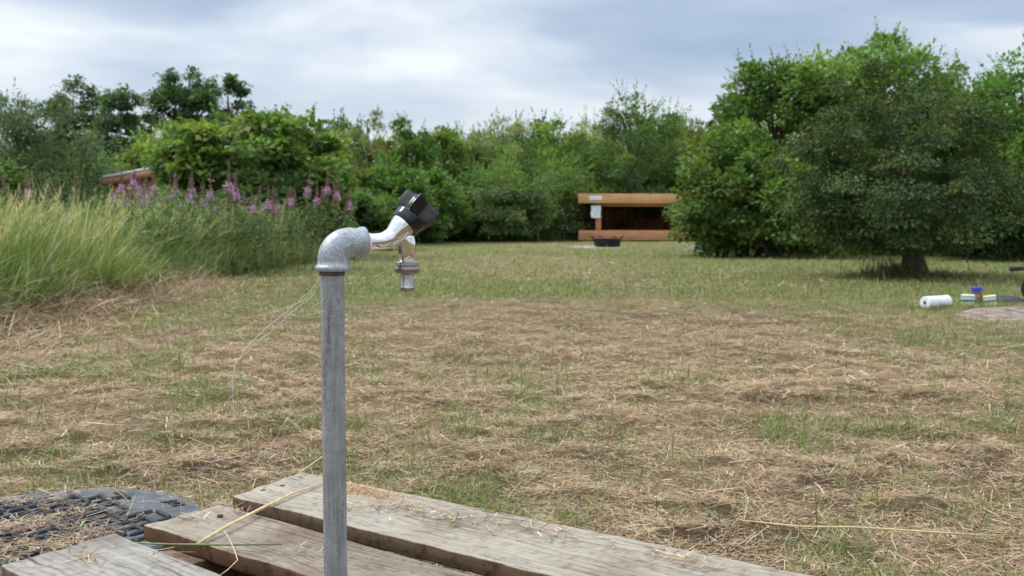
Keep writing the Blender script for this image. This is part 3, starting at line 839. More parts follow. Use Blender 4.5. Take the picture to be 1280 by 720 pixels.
# ------------------------------------------------------------------ willowherb
def build_willowherb():
    ML = vegmat('willowherb_leaf', .3, .5, .3); MF = vegmat('willowherb_blossom', .35, .6, .2); MS = vegmat('willowherb_stem', .1, .6, .2)

    def stem_parts(seed, blossom=True):
        """unit plant: 1 m to the blossom, spire above"""
        lean = rng.uniform(-.06, .06, 2)
        f = lambda t: np.array([lean[0] * t * t + .01 * sin(t * 7 + seed), lean[1] * t * t, t])
        st = MB(); pts = [f(t) for t in np.linspace(0, 1.2, 9)]
        st.tube(pts, [.0065 - .0045 * k / 8 for k in range(9)], 5, c=(.22, .14, .08))
        n = 120
        t = rng.uniform(.12, .93, n); P = np.array([f(a) for a in t]); az = rng.uniform(0, 2 * pi, n)
        d = np.stack([np.cos(az), np.sin(az), rng.uniform(.0, .8, n)], -1)
        L = rng.uniform(.07, .14, n) * (1.15 - .5 * t)
        V, Q = leaves(P, d, np.array([0, 0, 1.]) + rng.normal(0, .2, (n, 3)), L, L * .2)
        C = np.repeat(pal([(.10, .18, .055), (.13, .22, .07), (.09, .15, .06), (.18, .22, .08)], n), 4, 0)
        lv = (V, Q, C)
        fl = None
        if blossom:
            n = 90
            t = .90 + .11 * rng.random(n); tb_ = t; P = np.array([f(a) for a in t]); az = rng.uniform(0, 2 * pi, n)
            P += np.stack([np.cos(az), np.sin(az), np.zeros(n)], -1) * (rng.uniform(.010, .048, n) * (1.25 - (tb_ - .90) * 6))[:, None]
            V, Q = leaves(P, rnd_dir(n), rnd_dir(n), np.full(n, .026), np.full(n, .024))
            fl = (V, Q, np.repeat(pal([(.64, .36, .68), (.74, .48, .78), (.56, .28, .60)], n, .1), 4, 0))
        n = 90
        t = (1.0 if blossom else .93) + .24 * rng.random(n) ** 1.2; P = np.array([f(min(a, 1.2)) + np.array([0, 0, max(0, a - 1.2)]) for a in t]); az = rng.uniform(0, 2 * pi, n)
        d = np.stack([np.cos(az), np.sin(az), rng.uniform(.3, 1.2, n)], -1)
        L = .034 * (1.30 - t) / .3 + .008
        V, Q = leaves(P, d, rnd_dir(n), L, L * .32)
        bd = (V, Q, np.repeat(pal([(.25, .12, .15), (.32, .16, .17), (.24, .2, .12)], n), 4, 0))
        return st, lv, fl, bd

    protos = []
    flower_px = [(140, 246), (155, 250), (190, 244), (221, 240), (265, 246), (301, 246), (320, 262), (349, 260), (396, 252), (246, 256),(40, 242), (148, 236), (163, 230), (182, 252), (163, 258), (207, 262), (197, 238), (213, 245), (240, 242), (252, 250), (259, 254),
                 (232, 248), (272, 262), (285, 234), (294, 241), (331, 256), (364, 253), (380, 241), (408, 239), (424, 246), (434, 258), (175, 240), (206, 250), (306, 262), (100, 262)]
    spire_px = [(8, 232), (88, 236), (64, 240), (262, 250), (317, 248), (337, 246), (352, 252), (399, 246), (372, 250), (416, 244), (229, 256), (281, 256), (300, 252), (345, 262), (390, 256), (245, 262), (24, 252), (120, 256), (442, 262), (428, 254)]

    def mk(blossom, loc, sc, lab, grp):
        st, lv, fl, bd = stem_parts(rng.random() * 6, blossom)
        r = thing('willowherb_plant', loc, lab, 'wildflower', grp)
        st.build('stem', MS, r)
        npmesh('foliage', lv[0], lv[1], ML, r, col=lv[2])
        if fl: npmesh('blossom', fl[0], fl[1], MF, r, col=fl[2])
        npmesh('bud_spike', bd[0], bd[1], MS, r, col=bd[2])
        r.scale = (sc,) * 3
        return r
    for lst, bl in ((flower_px, True), (spire_px, False)):
        protos = []
        for i, (px, py) in enumerate(lst):
            Y = 9.6 + 2.6 * (px / 440) + rng.uniform(-.5, .9)
            p = at(px, py, Y); z0 = float(ground_h(p.x, Y)); sc = (p.z - z0) / (.95 if bl else 1.03)
            lab = ('rosebay willowherb in pink-purple bloom above the uncut grass' if bl else 'rosebay willowherb spire with closed maroon buds above the uncut grass')
            grp = 'flowering willowherbs' if bl else 'budding willowherbs'
            if i < 5:
                protos.append(mk(bl, (p.x, Y, z0), sc, lab, grp))
            else:
                dup(protos[i % 5], (p.x, Y, z0), rng.uniform(0, 6.28), (sc,) * 3)
    # leafy non-flowering growth beneath
    Vs, Qs, Cs, nb = [], [], [], 0
    for i in range(520):
        Y = rng.uniform(8.6, 15.5); x = edge_x(Y) - rng.exponential(.8) - .05
        if x < -.6 * Y: continue
        hh = rng.uniform(.45, .88) * (.8 if Y < 9.5 else 1)
        n = 75
        t = rng.uniform(.05, 1, n); az = rng.uniform(0, 6.28, n); z0 = float(ground_h(x, Y))
        P = np.stack([x + rng.normal(0, .02, n) + .05 * t, Y + rng.normal(0, .02, n), z0 + hh * t], -1)
        d = np.stack([np.cos(az), np.sin(az), rng.uniform(.1, .9, n)], -1); L = rng.uniform(.07, .14, n) * (1.2 - .6 * t)
        V, Q = leaves(P, d, np.array([0, 0, 1.]) + rng.normal(0, .3, (n, 3)), L, L * .2)
        Vs.append(V); Qs.append(Q + nb); nb += len(V)
        Cs.append(np.repeat(pal([(.11, .19, .055), (.14, .23, .075), (.09, .155, .065), (.2, .24, .09)], n) * rng.uniform(.8, 1.2), 4, 0))
    tag(npmesh('leafy_undergrowth', np.concatenate(Vs), np.concatenate(Qs), ML, col=np.concatenate(Cs)), 'dense leafy green undergrowth below the pink flowers', 'undergrowth', kind='stuff')
    # rank growth at the foot of the far bushes, along the lawn edge
    n = 16000
    x = rng.uniform(-9, 20, n); y = 29.2 + np.abs(rng.normal(0, .9, n)) + .5 * (vnoise(x * .6, 0, 3) - .5)
    shelter = (x > 1.5) & (x < 5.3) & (y < 31.5)
    right = x > 5.0
    y = np.where(right, y - 10.2 - np.clip((x - 5) * .35, 0, 3.0), y); x = np.where(right, 3.5 + (x - 5) * .55, x)
    k = ~shelter; x = x[k]; y = y[k]; n = len(x)
    cb = pal([(.13, .15, .06), (.2, .2, .09)], n); ct = pal([(.12, .18, .055), (.19, .24, .09), (.3, .3, .15)], n)
    v = blades(np.stack([x, y, ground_h(x, y)], -1), rng.uniform(0, 6.28, n), rng.uniform(0, .4, n), rng.uniform(0, .9, n), rng.uniform(.12, .55, n), np.full(n, .018), 3, cb, ct)
    tag(npmesh('edge_growth', *v[:2], vegmat('edge_growth', .3), col=v[2]), 'rough grass and weeds along the far edge of the clearing', 'undergrowth', kind='stuff')


# ------------------------------------------------------------------ standpipe with tap
def build_standpipe():
    sp = at(416, 400, PIPE_Y)
    root = thing('standpipe', (sp.x, PIPE_Y, 0.0), 'grey galvanised water standpipe with chrome tap and black star handle', 'water tap')
    px2m = lambda py: at(416, py, PIPE_Y).z
    k = (PIPE_Y * cos(PITCH) + .2 * sin(PITCH)) / FPX       # metres per pixel at the pipe
    yaw = radians(28)
    U = Vector((cos(yaw), sin(yaw), 0))

    def T(px, py):
        mm = (px - 640) / FPX; cp = cos(PITCH)
        u = (mm * PIPE_Y * cp - sp.x) / (cos(yaw) - mm * sin(yaw) * cp)
        return U * u + Vector((0, 0, at(px, py, PIPE_Y + u * sin(yaw)).z))
    # galvanised pipe material
    m = bpy.data.materials.new('galvanised_pipe'); nt = NT(m)
    tc = nt.n('ShaderNodeTexCoord'); mp = nt.n('ShaderNodeMapping'); mp.inputs['Scale'].default_value = (1, 1, .06)
    nt.l(tc.outputs['Object'], mp.inputs['Vector'])
    n1 = nt.n('ShaderNodeTexNoise'); n1.inputs['Scale'].default_value = 260; n1.inputs['Detail'].default_value = 6; nt.l(mp.outputs[0], n1.inputs['Vector'])
    n2 = nt.n('ShaderNodeTexNoise'); n2.inputs['Scale'].default_value = 45; n2.inputs['Detail'].default_value = 8; n2.inputs['Roughness'].default_value = .75; nt.l(tc.outputs['Object'], n2.inputs['Vector'])
    n3 = nt.n('ShaderNodeTexNoise'); n3.inputs['Scale'].default_value = 420; n3.inputs['Detail'].default_value = 3; nt.l(tc.outputs['Object'], n3.inputs['Vector'])
    c = ramp(nt, n1.outputs['Fac'], [(.25, (.23, .23, .22)), (.5, (.31, .315, .31)), (.75, (.38, .385, .38))])
    c2 = ramp(nt, n2.outputs['Fac'], [(.35, (.72, .72, .74)), (.65, (1.12, 1.12, 1.12))])
    c = mixc(nt, 1, c, c2, 'MULTIPLY')
    # brown weather streaks running down
    mp2 = nt.n('ShaderNodeMapping'); mp2.inputs['Scale'].default_value = (1, 1, .045); nt.l(tc.outputs['Object'], mp2.inputs['Vector'])
    n4 = nt.n('ShaderNodeTexNoise'); n4.inputs['Scale'].default_value = 190; n4.inputs['Detail'].default_value = 5; nt.l(mp2.outputs[0], n4.inputs['Vector'])
    st = ramp(nt, n4.outputs['Fac'], [(.60, (0, 0, 0)), (.67, (.8, .8, .8))])
    brk = ramp(nt, n3.outputs['Fac'], [(.42, (0, 0, 0)), (.58, (1, 1, 1))])
    st = mixc(nt, 1, st, brk, 'MULTIPLY')
    c = mixc(nt, st, c, (.09, .072, .055))
    n5 = nt.n('ShaderNodeTexNoise'); n5.inputs['Scale'].default_value = 22; n5.inputs['Detail'].default_value = 7; n5.inputs['Roughness'].default_value = .7; nt.l(tc.outputs['Object'], n5.inputs['Vector'])
    c = mixc(nt, ramp(nt, n5.outputs['Fac'], [(.55, (0, 0, 0)), (.72, (.5, .5, .5))]), c, (.42, .43, .43))
    n6 = nt.n('ShaderNodeTexNoise'); n6.inputs['Scale'].default_value = 150; n6.inputs['Detail'].default_value = 4; nt.l(tc.outputs['Object'], n6.inputs['Vector'])
    c = mixc(nt, ramp(nt, n6.outputs['Fac'], [(.62, (0, 0, 0)), (.70, (.7, .7, .7))]), c, (.16, .11, .08))
    p = nt.n('ShaderNodeBsdfPrincipled'); nt.l(c, p.inputs['Base Color']); p.inputs['Metallic'].default_value = .35; p.inputs['Roughness'].default_value = .62
    b = nt.n('ShaderNodeBump'); b.inputs['Strength'].default_value = .5; b.inputs['Distance'].default_value = .0008; nt.l(n3.outputs['Fac'], b.inputs['Height']); nt.l(b.outputs[0], p.inputs['Normal'])
    o = nt.n('ShaderNodeOutputMaterial'); nt.l(p.outputs[0], o.inputs[0])
    M_pipe = m
    # cast elbow
    m = bpy.data.materials.new('galvanised_cast'); nt = NT(m)
    tc = nt.n('ShaderNodeTexCoord')
    n1 = nt.n('ShaderNodeTexNoise'); n1.inputs['Scale'].default_value = 380; n1.inputs['Detail'].default_value = 4; nt.l(tc.outputs['Object'], n1.inputs['Vector'])
    n2 = nt.n('ShaderNodeTexNoise'); n2.inputs['Scale'].default_value = 60; n2.inputs['Detail'].default_value = 5; nt.l(tc.outputs['Object'], n2.inputs['Vector'])
    c = ramp(nt, n1.outputs['Fac'], [(.35, (.30, .325, .345)), (.6, (.46, .49, .52)), (.8, (.66, .68, .70))])
    c2 = ramp(nt, n2.outputs['Fac'], [(.35, (.8, .8, .8)), (.65, (1.1, 1.1, 1.1))])
    c = mixc(nt, 1, c, c2, 'MULTIPLY')
    p = nt.n('ShaderNodeBsdfPrincipled'); nt.l(c, p.inputs['Base Color']); p.inputs['Metallic'].default_value = .55; p.inputs['Roughness'].default_value = .45
    b = nt.n('ShaderNodeBump'); b.inputs['Strength'].default_value = .65; b.inputs['Distance'].default_value = .0012; nt.l(n1.outputs['Fac'], b.inputs['Height']); nt.l(b.outputs[0], p.inputs['Normal'])
    o = nt.n('ShaderNodeOutputMaterial'); nt.l(p.outputs[0], o.inputs[0])
    M_elbow = m
    M_chrome = simple('chrome', (.80, .80, .79), .07, 1.0, noise=.02, bump=.04, bscale=60)
    M_nickel = simple('worn_nickel', (.36, .34, .31), .24, 1.0, noise=.12, scale=120, bump=.1, bscale=300)
    M_black = simple('black_plastic', (.010, .010, .012), .20, 0, noise=.15, scale=50, bump=.08, bscale=200, spec=.5)
    M_tape = simple('thread_tape', (.75, .74, .70), .6, 0, noise=.08)

    b_ = MB()
    b_.lathe((0, 0, 0), (0, 0, 1), [(-.05, .0141), (px2m(345), .0141), (px2m(341), .0139), (px2m(330), .0139)], 40)
    b_.build('pipe', M_pipe, root, auto=40)
    # elbow sweep
    pts, rad = [], []
    for py, r in ((339, 19.5), (338.4, 21.8), (336.5, 22.6), (334, 22.6), (332, 21.6), (330.5, 19.8), (326, 19.4)):
        pts.append(T(416, py)); rad.append(r * k)
    c0 = (437, 324); R = 21
    for a in np.linspace(0, 90, 13):
        q = (c0[0] - R * cos(radians(a)), c0[1] - R * sin(radians(a)))
        pts.append(T(*q)); rad.append((19.4 - .8 * sin(radians(a))) * k)
    for px_, r in ((442, 18.0), (446, 18.0), (448, 18.6), (450, 19.6), (453, 19.9), (455.5, 19.2), (456.5, 17)):
        pts.append(T(px_, 303)); rad.append(r * k)
    e = MB(); e.tube(pts, rad, 48); e.build('elbow', M_elbow, root, smooth=True)
    b_ = MB(); b_.lathe((0, 0, px2m(344.5)), (0, 0, 1), [(0, .0142), (.0005, .0150), (.006, .0152), (.0065, .0150)], 40, rfun=lambda a, r, h: r * (1 + .012 * sin(7 * a) + .01 * sin(13 * a)))
    b_.build('joint_compound', simple('joint_rust', (.13, .095, .07), .9, 0, .4, 300, .6, 400), root, smooth=True)
    t_ = MB(); t_.tube([T(456, 303), T(461, 302.6)], [12.2 * k, 11.8 * k], 32); t_.build('thread_tape', M_tape, root, auto=40)
    # tap body: neck curving up to the bonnet
    prof = [(457, 302.6, 11.6), (462, 302.4, 11.2), (467, 302.2, 10.5), (472, 301.8, 10.4), (478, 301.2, 10.9), (484, 299.6, 11.8), (490, 296.2, 12.3), (495, 292.2, 14.0), (499, 288, 15.4), (503, 283.3, 16.4), (507, 278, 16.8), (509, 275.5, 16.6)]
    # smooth the profile with a Catmull-Rom resample
    P = np.array(prof, float); Pn = []
    for i in range(len(P) - 1):
        p0, p1, p2, p3 = P[max(0, i - 1)], P[i], P[i + 1], P[min(len(P) - 1, i + 2)]
        for t in np.linspace(0, 1, 5, endpoint=False):
            Pn.append(.5 * (2 * p1 + (p2 - p0) * t + (2 * p0 - 5 * p1 + 4 * p2 - p3) * t * t + (3 * p1 - p0 - 3 * p2 + p3) * t ** 3))
    Pn.append(P[-1])
    tb = MB(); tb.tube([T(a, b2) for a, b2, _ in Pn], [r * k for *_, r in Pn], 48)
    body = tb.build('tap_body', M_chrome, root, smooth=True)
    # spout joined under the body
    ax = 508.5
    s0 = T(ax, 327)
    sps = MB()
    sps.tube([T(503.5, 291), T(506.8, 298), T(508, 304), T(508.3, 310), T(508.5, 316), T(508.5, 328)], [10.5 * k, 11.6 * k, 11.8 * k, 11.4 * k, 11.0 * k, 11.0 * k], 40)
    sps.build('spout', M_chrome, root, smooth=True)
    nut = MB()
    nut.lathe(s0, (0, 0, -1), [(0, 11 * k), (.2 * k, 13.8 * k), (1 * k, 14.6 * k), (4.5 * k, 14.8 * k), (5.2 * k, 14.1 * k), (6.0 * k, 14.1 * k), (6.6 * k, 15.4 * k), (7.4 * k, 15.8 * k), (13.2 * k, 15.8 * k), (14.4 * k, 15.0 * k), (15.6 * k, 12.5 * k), (16 * k, 9 * k)], 72,
              rfun=lambda a, r, h: r * (1 - (.012 if (h > 7 * k and h < 14 * k and int(a / (2 * pi) * 72) % 2) else 0)))
    nut.build('hose_nut', M_nickel, root, auto=35)
    ht = MB()
    ht.lathe(s0 - Vector((0, 0, 15 * k)), (0, 0, -1), [(0, 8.6 * k), (16.5 * k, 8.4 * k), (17.2 * k, 9.0 * k), (18.2 * k, 9.4 * k), (20 * k, 9.4 * k), (22.6 * k, 8.2 * k), (23.4 * k, 7.2 * k), (23.0 * k, 5.8 * k), (12 * k, 5.6 * k)], 40)
    ht.build('hose_tail', M_nickel, root, auto=50)
    # black star handle
    al = radians(43)
    hx = (U * cos(al) + Vector((0, 0, sin(al)))).normalized()
    base = T(505.5, 280.5)
    kr = MB()
    kr.lathe(base, hx, [(-1 * k, 15 * k), (-1 * k, 18.9 * k), (0 * k, 19.6 * k), (6 * k, 20.2 * k), (12.5 * k, 20.8 * k), (13.5 * k, 20.2 * k), (14 * k, 17 * k)], 56)
    hd = kr.build('handle', M_black, root, auto=35)
    # five-lobed grip: concave flutes between sharp ridges
    nl = 5
    def star(a, r, h):
        ph = ((a * nl / (2 * pi) + .05) % 1.0)
        v = abs(ph - .5) * 2          # 1 at ridge, 0 mid flute
        d = v ** 1.9
        lo = .60
        return r * (lo + (1 - lo) * d)
    st_ = MB()
    st_.lathe(base, hx, [(12.0 * k, 21.0 * k), (14.5 * k, 25.0 * k), (20 * k, 27.6 * k), (30 * k, 29.2 * k), (36.5 * k, 29.8 * k), (38 * k, 28.8 * k), (38.5 * k, 20 * k), (37.5 * k, 8 * k)], 100, rfun=star)
    st_.build('grip', M_black, hd, auto=30)

    # cobweb thread blown off the pipe
    cw = MB()
    Yp = PIPE_Y - .012

    def strand(pp, r=.00022, dy=0):
        L = [at(a, b2, Yp + dy * i) for i, (a, b2) in enumerate(pp)]
        # subdivide with slight wander
        out = []
        for i in range(len(L) - 1):
            for t in np.linspace(0, 1, 4, endpoint=False):
                q = L[i].lerp(L[i + 1], t); out.append(q + Vector((rng.normal(0, .0006), 0, rng.normal(0, .0006))))
        out.append(L[-1]); cw.tube(out, r, 4)
    strand([(402, 345), (399, 350), (385, 366), (367, 381), (355, 392), (340, 404), (327, 415), (318, 425), (310, 432), (300, 445), (294, 455), (291, 468), (290, 480), (290, 490), (291, 503), (293, 516)], .00028)
    strand([(402, 352), (394, 362), (378, 377), (360, 383), (348, 388), (341, 395), (338, 402)], .00020)
    strand([(395, 364), (380, 378), (358, 396), (345, 409), (331, 420), (316, 431), (308, 441), (296, 452), (291, 470), (290, 491)], .00020)
    strand([(355, 392), (366, 394), (380, 395), (392, 393), (400, 391), (411, 387), (422, 384)], .00018)
    strand([(389, 387), (393, 381), (400, 378), (405, 373), (407, 360), (418, 356)], .00016)
    mw = simple('cobweb', (.80, .78, .72), .7, 0, .02)
    tag(cw.build('cobweb', mw), 'pale cobweb threads hanging off the left side of the grey pipe', 'cobweb')


# ------------------------------------------------------------------ pallet
def build_pallet():
    zt = .142; th = .024
    W = [wood_weathered('weathered_board_%d' % i, grey=g, brown=b, stain=s_, seed=sd) for i, (g, b, s_, sd) in enumerate([
        ((.38, .345, .29), (.14, .09, .055), .55, 1.3), ((.36, .32, .265), (.13, .072, .042), .85, 5.1), ((.36, .345, .32), (.16, .105, .07), .6, 9.7), ((.30, .22, .15), (.13, .08, .05), .5, 3.3)])]
    dirv = Vector((cos(radians(-38.2)), sin(radians(-38.2)), 0))
    ang = radians(-38.2)
    o0 = Vector((-.464, 1.703, 0))
    root = thing('wooden_pallet', (o0.x, o0.y, 0), 'grey weathered wooden pallet of thick worn boards on the ground around the pipe', 'pallet', rz=ang)
    Ri = Matrix.Rotation(-ang, 3, 'Z')

    def loc(p): return Ri @ (Vector((p[0], p[1], 0)) - o0)
    # boards: (corner far-left, corner near-left, far edge direction pt, near edge direction pt)
    defs = [((-.385, 1.873), (-.464, 1.703), (.373, 1.327), tuple(on(669, 717, .142))[:2]),
            ((-.469, 1.664), (-.556, 1.552), tuple(on(565, 711, .142))[:2], (-.27, 1.329)),
            ((-.581, 1.492), (-.672, 1.346), (-.392, 1.327), (-.50, 1.19))]
    for bi, (fa, na, fb, nb) in enumerate(defs):
        A, B, Cc, D = map(loc, (fa, na, fb, nb))
        L = 1.15
        nU, nV = 90, 8
        # straight far and near edges extended to the pallet length
        e1 = (Cc - A); e1 *= L / e1.x if e1.x else 1
        e2 = (D - B); e2 *= L / e2.x if e2.x else 1
        V = []; 
        r = random.Random(bi * 5 + 2)
        zoff = (0.0, -.003, .004)[bi]
        for i in range(nU + 1):
            t = (i / nU)
            f = A + e1 * t; n = B + e2 * t
            j1 = .0030 * (fbm(np.array(i * .35), np.array(bi * 9.), 3, 3) - .5) * 2
            j2 = .0040 * (fbm(np.array(i * .5), np.array(bi * 9. + 4), 7, 3) - .5) * 2
            for j in range(nV + 1):
                s_ = j / nV
                p = n.lerp(f, s_)
                y = p.y + (j1 * s_ + j2 * (1 - s_)); x = p.x
                if i == 0: x += .010 * (fbm(np.array(j * .9), np.array(bi * 3.), 2, 2) - .5) * 2
                cup = .0022 * (2 * s_ - 1) ** 2 + .0015 * (fbm(np.array(i * .2), np.array(j * .6 + bi * 7), 5, 3) - .5)
                V.append((x, y, zt + zoff + cup))
        top = len(V)
        V += [(x, y, z - th) for (x, y, z) in V]
        w = nV + 1
        Q = []
        for i in range(nU):
            for j in range(nV):
                a = i * w + j; Q.append((a, a + w, a + w + 1, a + 1)); Q.append((top + a, top + a + 1, top + a + w + 1, top + a + w))
        for i in range(nU):
            a = i * w; Q.append((a, top + a, top + a + w, a + w)); a = i * w + nV; Q.append((a, a + w, top + a + w, top + a))
        for j in range(nV):
            Q.append((j, j + 1, top + j + 1, top + j)); a = nU * w + j; Q.append((a, top + a, top + a + 1, a + 1))
        ob = npmesh('board', V, Q, W[bi], root, smooth=False)
        bv = ob.modifiers.new('bevel', 'BEVEL'); bv.width = .0022; bv.segments = 2; bv.limit_method = 'ANGLE'; bv.angle_limit = radians(40)
    # bearers under the boards
    for x in (.085, .56, 1.05):
        b = MB(); b.box((x, -.78, .018), (x + .085, .19, .1165)); b.build('bearer', W[3], root, bevel=.003)
    # nail heads and holes
    mn = simple('rusty_nail', (.09, .045, .025), .8, .3, .3)
    for (px, py) in ((375, 597), (353, 607), (329, 613), (305, 634), (275, 644)):
        p = on(px, py, zt); l = loc((p.x, p.y))
        b = MB(); b.lathe((l.x, l.y, zt - .002), (0, 0, 1), [(0, .0048), (.0026, .0048), (.0034, .003)], 10); b.build('nail', mn, root, smooth=False)
    for (px, py) in ((143, 693), (128, 716)):
        p = on(px, py, zt + .004); l = loc((p.x, p.y))
        b = MB(); b.lathe((l.x, l.y, zt), (0, 0, 1), [(0, .0085), (.0030, .0085), (.0034, .006), (.0034, .0)], 14, rfun=lambda a, r, h: r * (1 + .18 * sin(2 * a + 1)))
        b.build('knot', simple('knot_wood', (.16, .085, .05), .8, 0, .3, 90), root)
    # a split along the far board
    b = MB(); pts = [on(px, py, zt + .0012) for px, py in ((556, 630), (600, 638), (650, 647), (692, 655))]
    b.tube([(*loc((p.x, p.y)).xy, zt + .0006) for p in pts], [.0006, .0016, .0014, .0005], 6)
    b.build('split', simple('split_dark', (.03, .022, .018), .9), root)

    # litter lying on the boards
    ms = vegmat('board_litter', .05, .7, .15)
    spots = [((300, 640), 10, 30), ((560, 650), 30, 120), ((700, 668), 26, 90), ((860, 700), 22, 160), ((930, 706), 14, 120), ((500, 636), 22, 110), ((240, 650), 10, 30), ((215, 663), 8, 30),
             ((105, 700), 10, 40), ((450, 640), 20, 60), ((640, 655), 30, 60), ((385, 690), 12, 30), ((195, 695), 8, 26)]
    P = []; Lr = []
    for (c, sdv, n) in spots:
        for _ in range(n):
            px = c[0] + rng.normal(0, sdv); py = c[1] + rng.normal(0, sdv * .22) + (px - c[0]) * .18
            p = on(px, py, zt); l = loc((p.x, p.y))
            # keep those above a board
            ok = any((lambda q: q)(-(.0) <= l.x and (min(y0, y1) < l.y < max(y0, y1))) for (y0, y1) in ((.0 + l.x * .04, .185), (-.155, -.035 + l.x * .02), (-.36, -.20)))
            if ok: P.append((p.x, p.y, zt + rng.uniform(.003, .006)))
    P = np.array(P); n = len(P)
    c = pal(STRAW + [(.16, .1, .06)], n, .2, w=[.15, .2, .2, .08, .15, .07, .15])
    v = blades(P, rng.uniform(0, 6.28, n), rng.normal(1.5, .08, n), rng.uniform(-.3, .3, n), rng.gamma(2.4, .008, n), rng.uniform(.0009, .0024, n), 2, c, c, .3, 1.4)
    tag(npmesh('hay_litter', *v[:2], ms, col=v[2]), 'bits of chopped straw and bark scattered on the weathered boards', 'straw', kind='stuff')
    # sawdust
    P = []
    for (c, sx, n) in (((466, 617), 26, 1500), ((540, 625), 14, 260), ((445, 612), 12, 500)):
        px = c[0] + rng.normal(0, sx, n); py = c[1] + rng.normal(0, 4.5, n) + (px - c[0]) * .14
        for a, b2 in zip(px, py):
            p = on(a, b2, zt); l = loc((p.x, p.y))
            if .01 < l.y < .18: P.append((p.x, p.y, zt + rng.uniform(.002, .005)))
    P = np.array(P); n = len(P); c = pal([(.62, .38, .20), (.70, .48, .28), (.50, .28, .14)], n, .12)
    V, Q = leaves(P, rnd_dir(n), np.array([0, 0, 1.]) + rng.normal(0, .4, (n, 3)), rng.uniform(.0015, .004, n), rng.uniform(.001, .0025, n))
    tag(npmesh('sawdust', V, Q, ms, col=np.repeat(c, 4, 0)), 'orange sawdust sprinkled on the far board behind the pipe', 'sawdust', kind='stuff')

    # single stalks
    mstalk = simple('dry_stalk', (.66, .52, .28), .55, 0, .12, 60)
    b = MB(); b.tube([on(247, 680, .1445) , on(285, 657, .148), on(325, 636.5, .150), on(365, 617, .1475), on(404, 603.5, .146)], [.0024, .0025, .0026, .0020, .0014], 8)
    n1 = b.build('dry_stalk', mstalk, smooth=True); tag(n1, 'thick golden dry stalk lying across the two boards left of the pipe', 'stalk')
    b = MB(); b.tube([on(372, 592, .15), on(390, 580, .155), on(404, 570, .16), on(418, 561, .165)], [.0012, .0011, .001, .0008], 6)
    tag(b.build('dry_stalk', mstalk, smooth=True), 'thin dry stalk sticking up behind the pipe at the far board', 'stalk')
    mg = simple('green_stalk', (.20, .22, .08), .6, 0, .15, 60)
    b = MB(); b.tube([on(165, 678.5, .147), on(215, 680.5, .149), on(290, 681, .149), on(352, 680.5, .1475)], [.0013, .0015, .0015, .0010], 8)
    tag(b.build('green_stalk', mg, smooth=True), 'thin green stem lying across the gap beside the thick golden stalk', 'stalk')
    b = MB(); b.tube([on(280, 664, .148), on(286, 672, .150), on(294, 690, .150), on(297, 700, .15), on(285, 712, .147), on(275, 719, .146)], [.0006, .0007, .0008, .0007, .0006, .0005], 6)
    tag(b.build('dry_stalk', mstalk, smooth=True), 'kinked thin straw hanging over the near edge of the middle board', 'stalk')
    b = MB(); a1 = on(925, 655, .012); b.tube([on(925, 650, .02), on(1000, 658, .025), on(1070, 659, .028), on(1150, 664, .026), on(1245, 670, .02)], [.0012, .0016, .0018, .0020, .0014], 6)
    tag(b.build('dry_stalk', mstalk, smooth=True), 'long pale stalk lying in the hay at the lower right', 'stalk')
    b = MB(); b.tube([on(108, 528, .02), on(135, 531, .026), on(158, 532, .02)], [.0025, .003, .002], 6)
    tag(b.build('dry_stalk', mstalk, smooth=True), 'short pale stick in the hay at the left, above the black cover', 'stalk')
    b = MB(); b.tube([on(175, 579, .015), on(192, 577.5, .02), on(210, 576, .015)], [.0014, .0016, .001], 6)
    tag(b.build('dry_stalk', mstalk, smooth=True), 'short straw lying on the bare soil just above the black cover', 'stalk')


# ------------------------------------------------------------------ drain cover


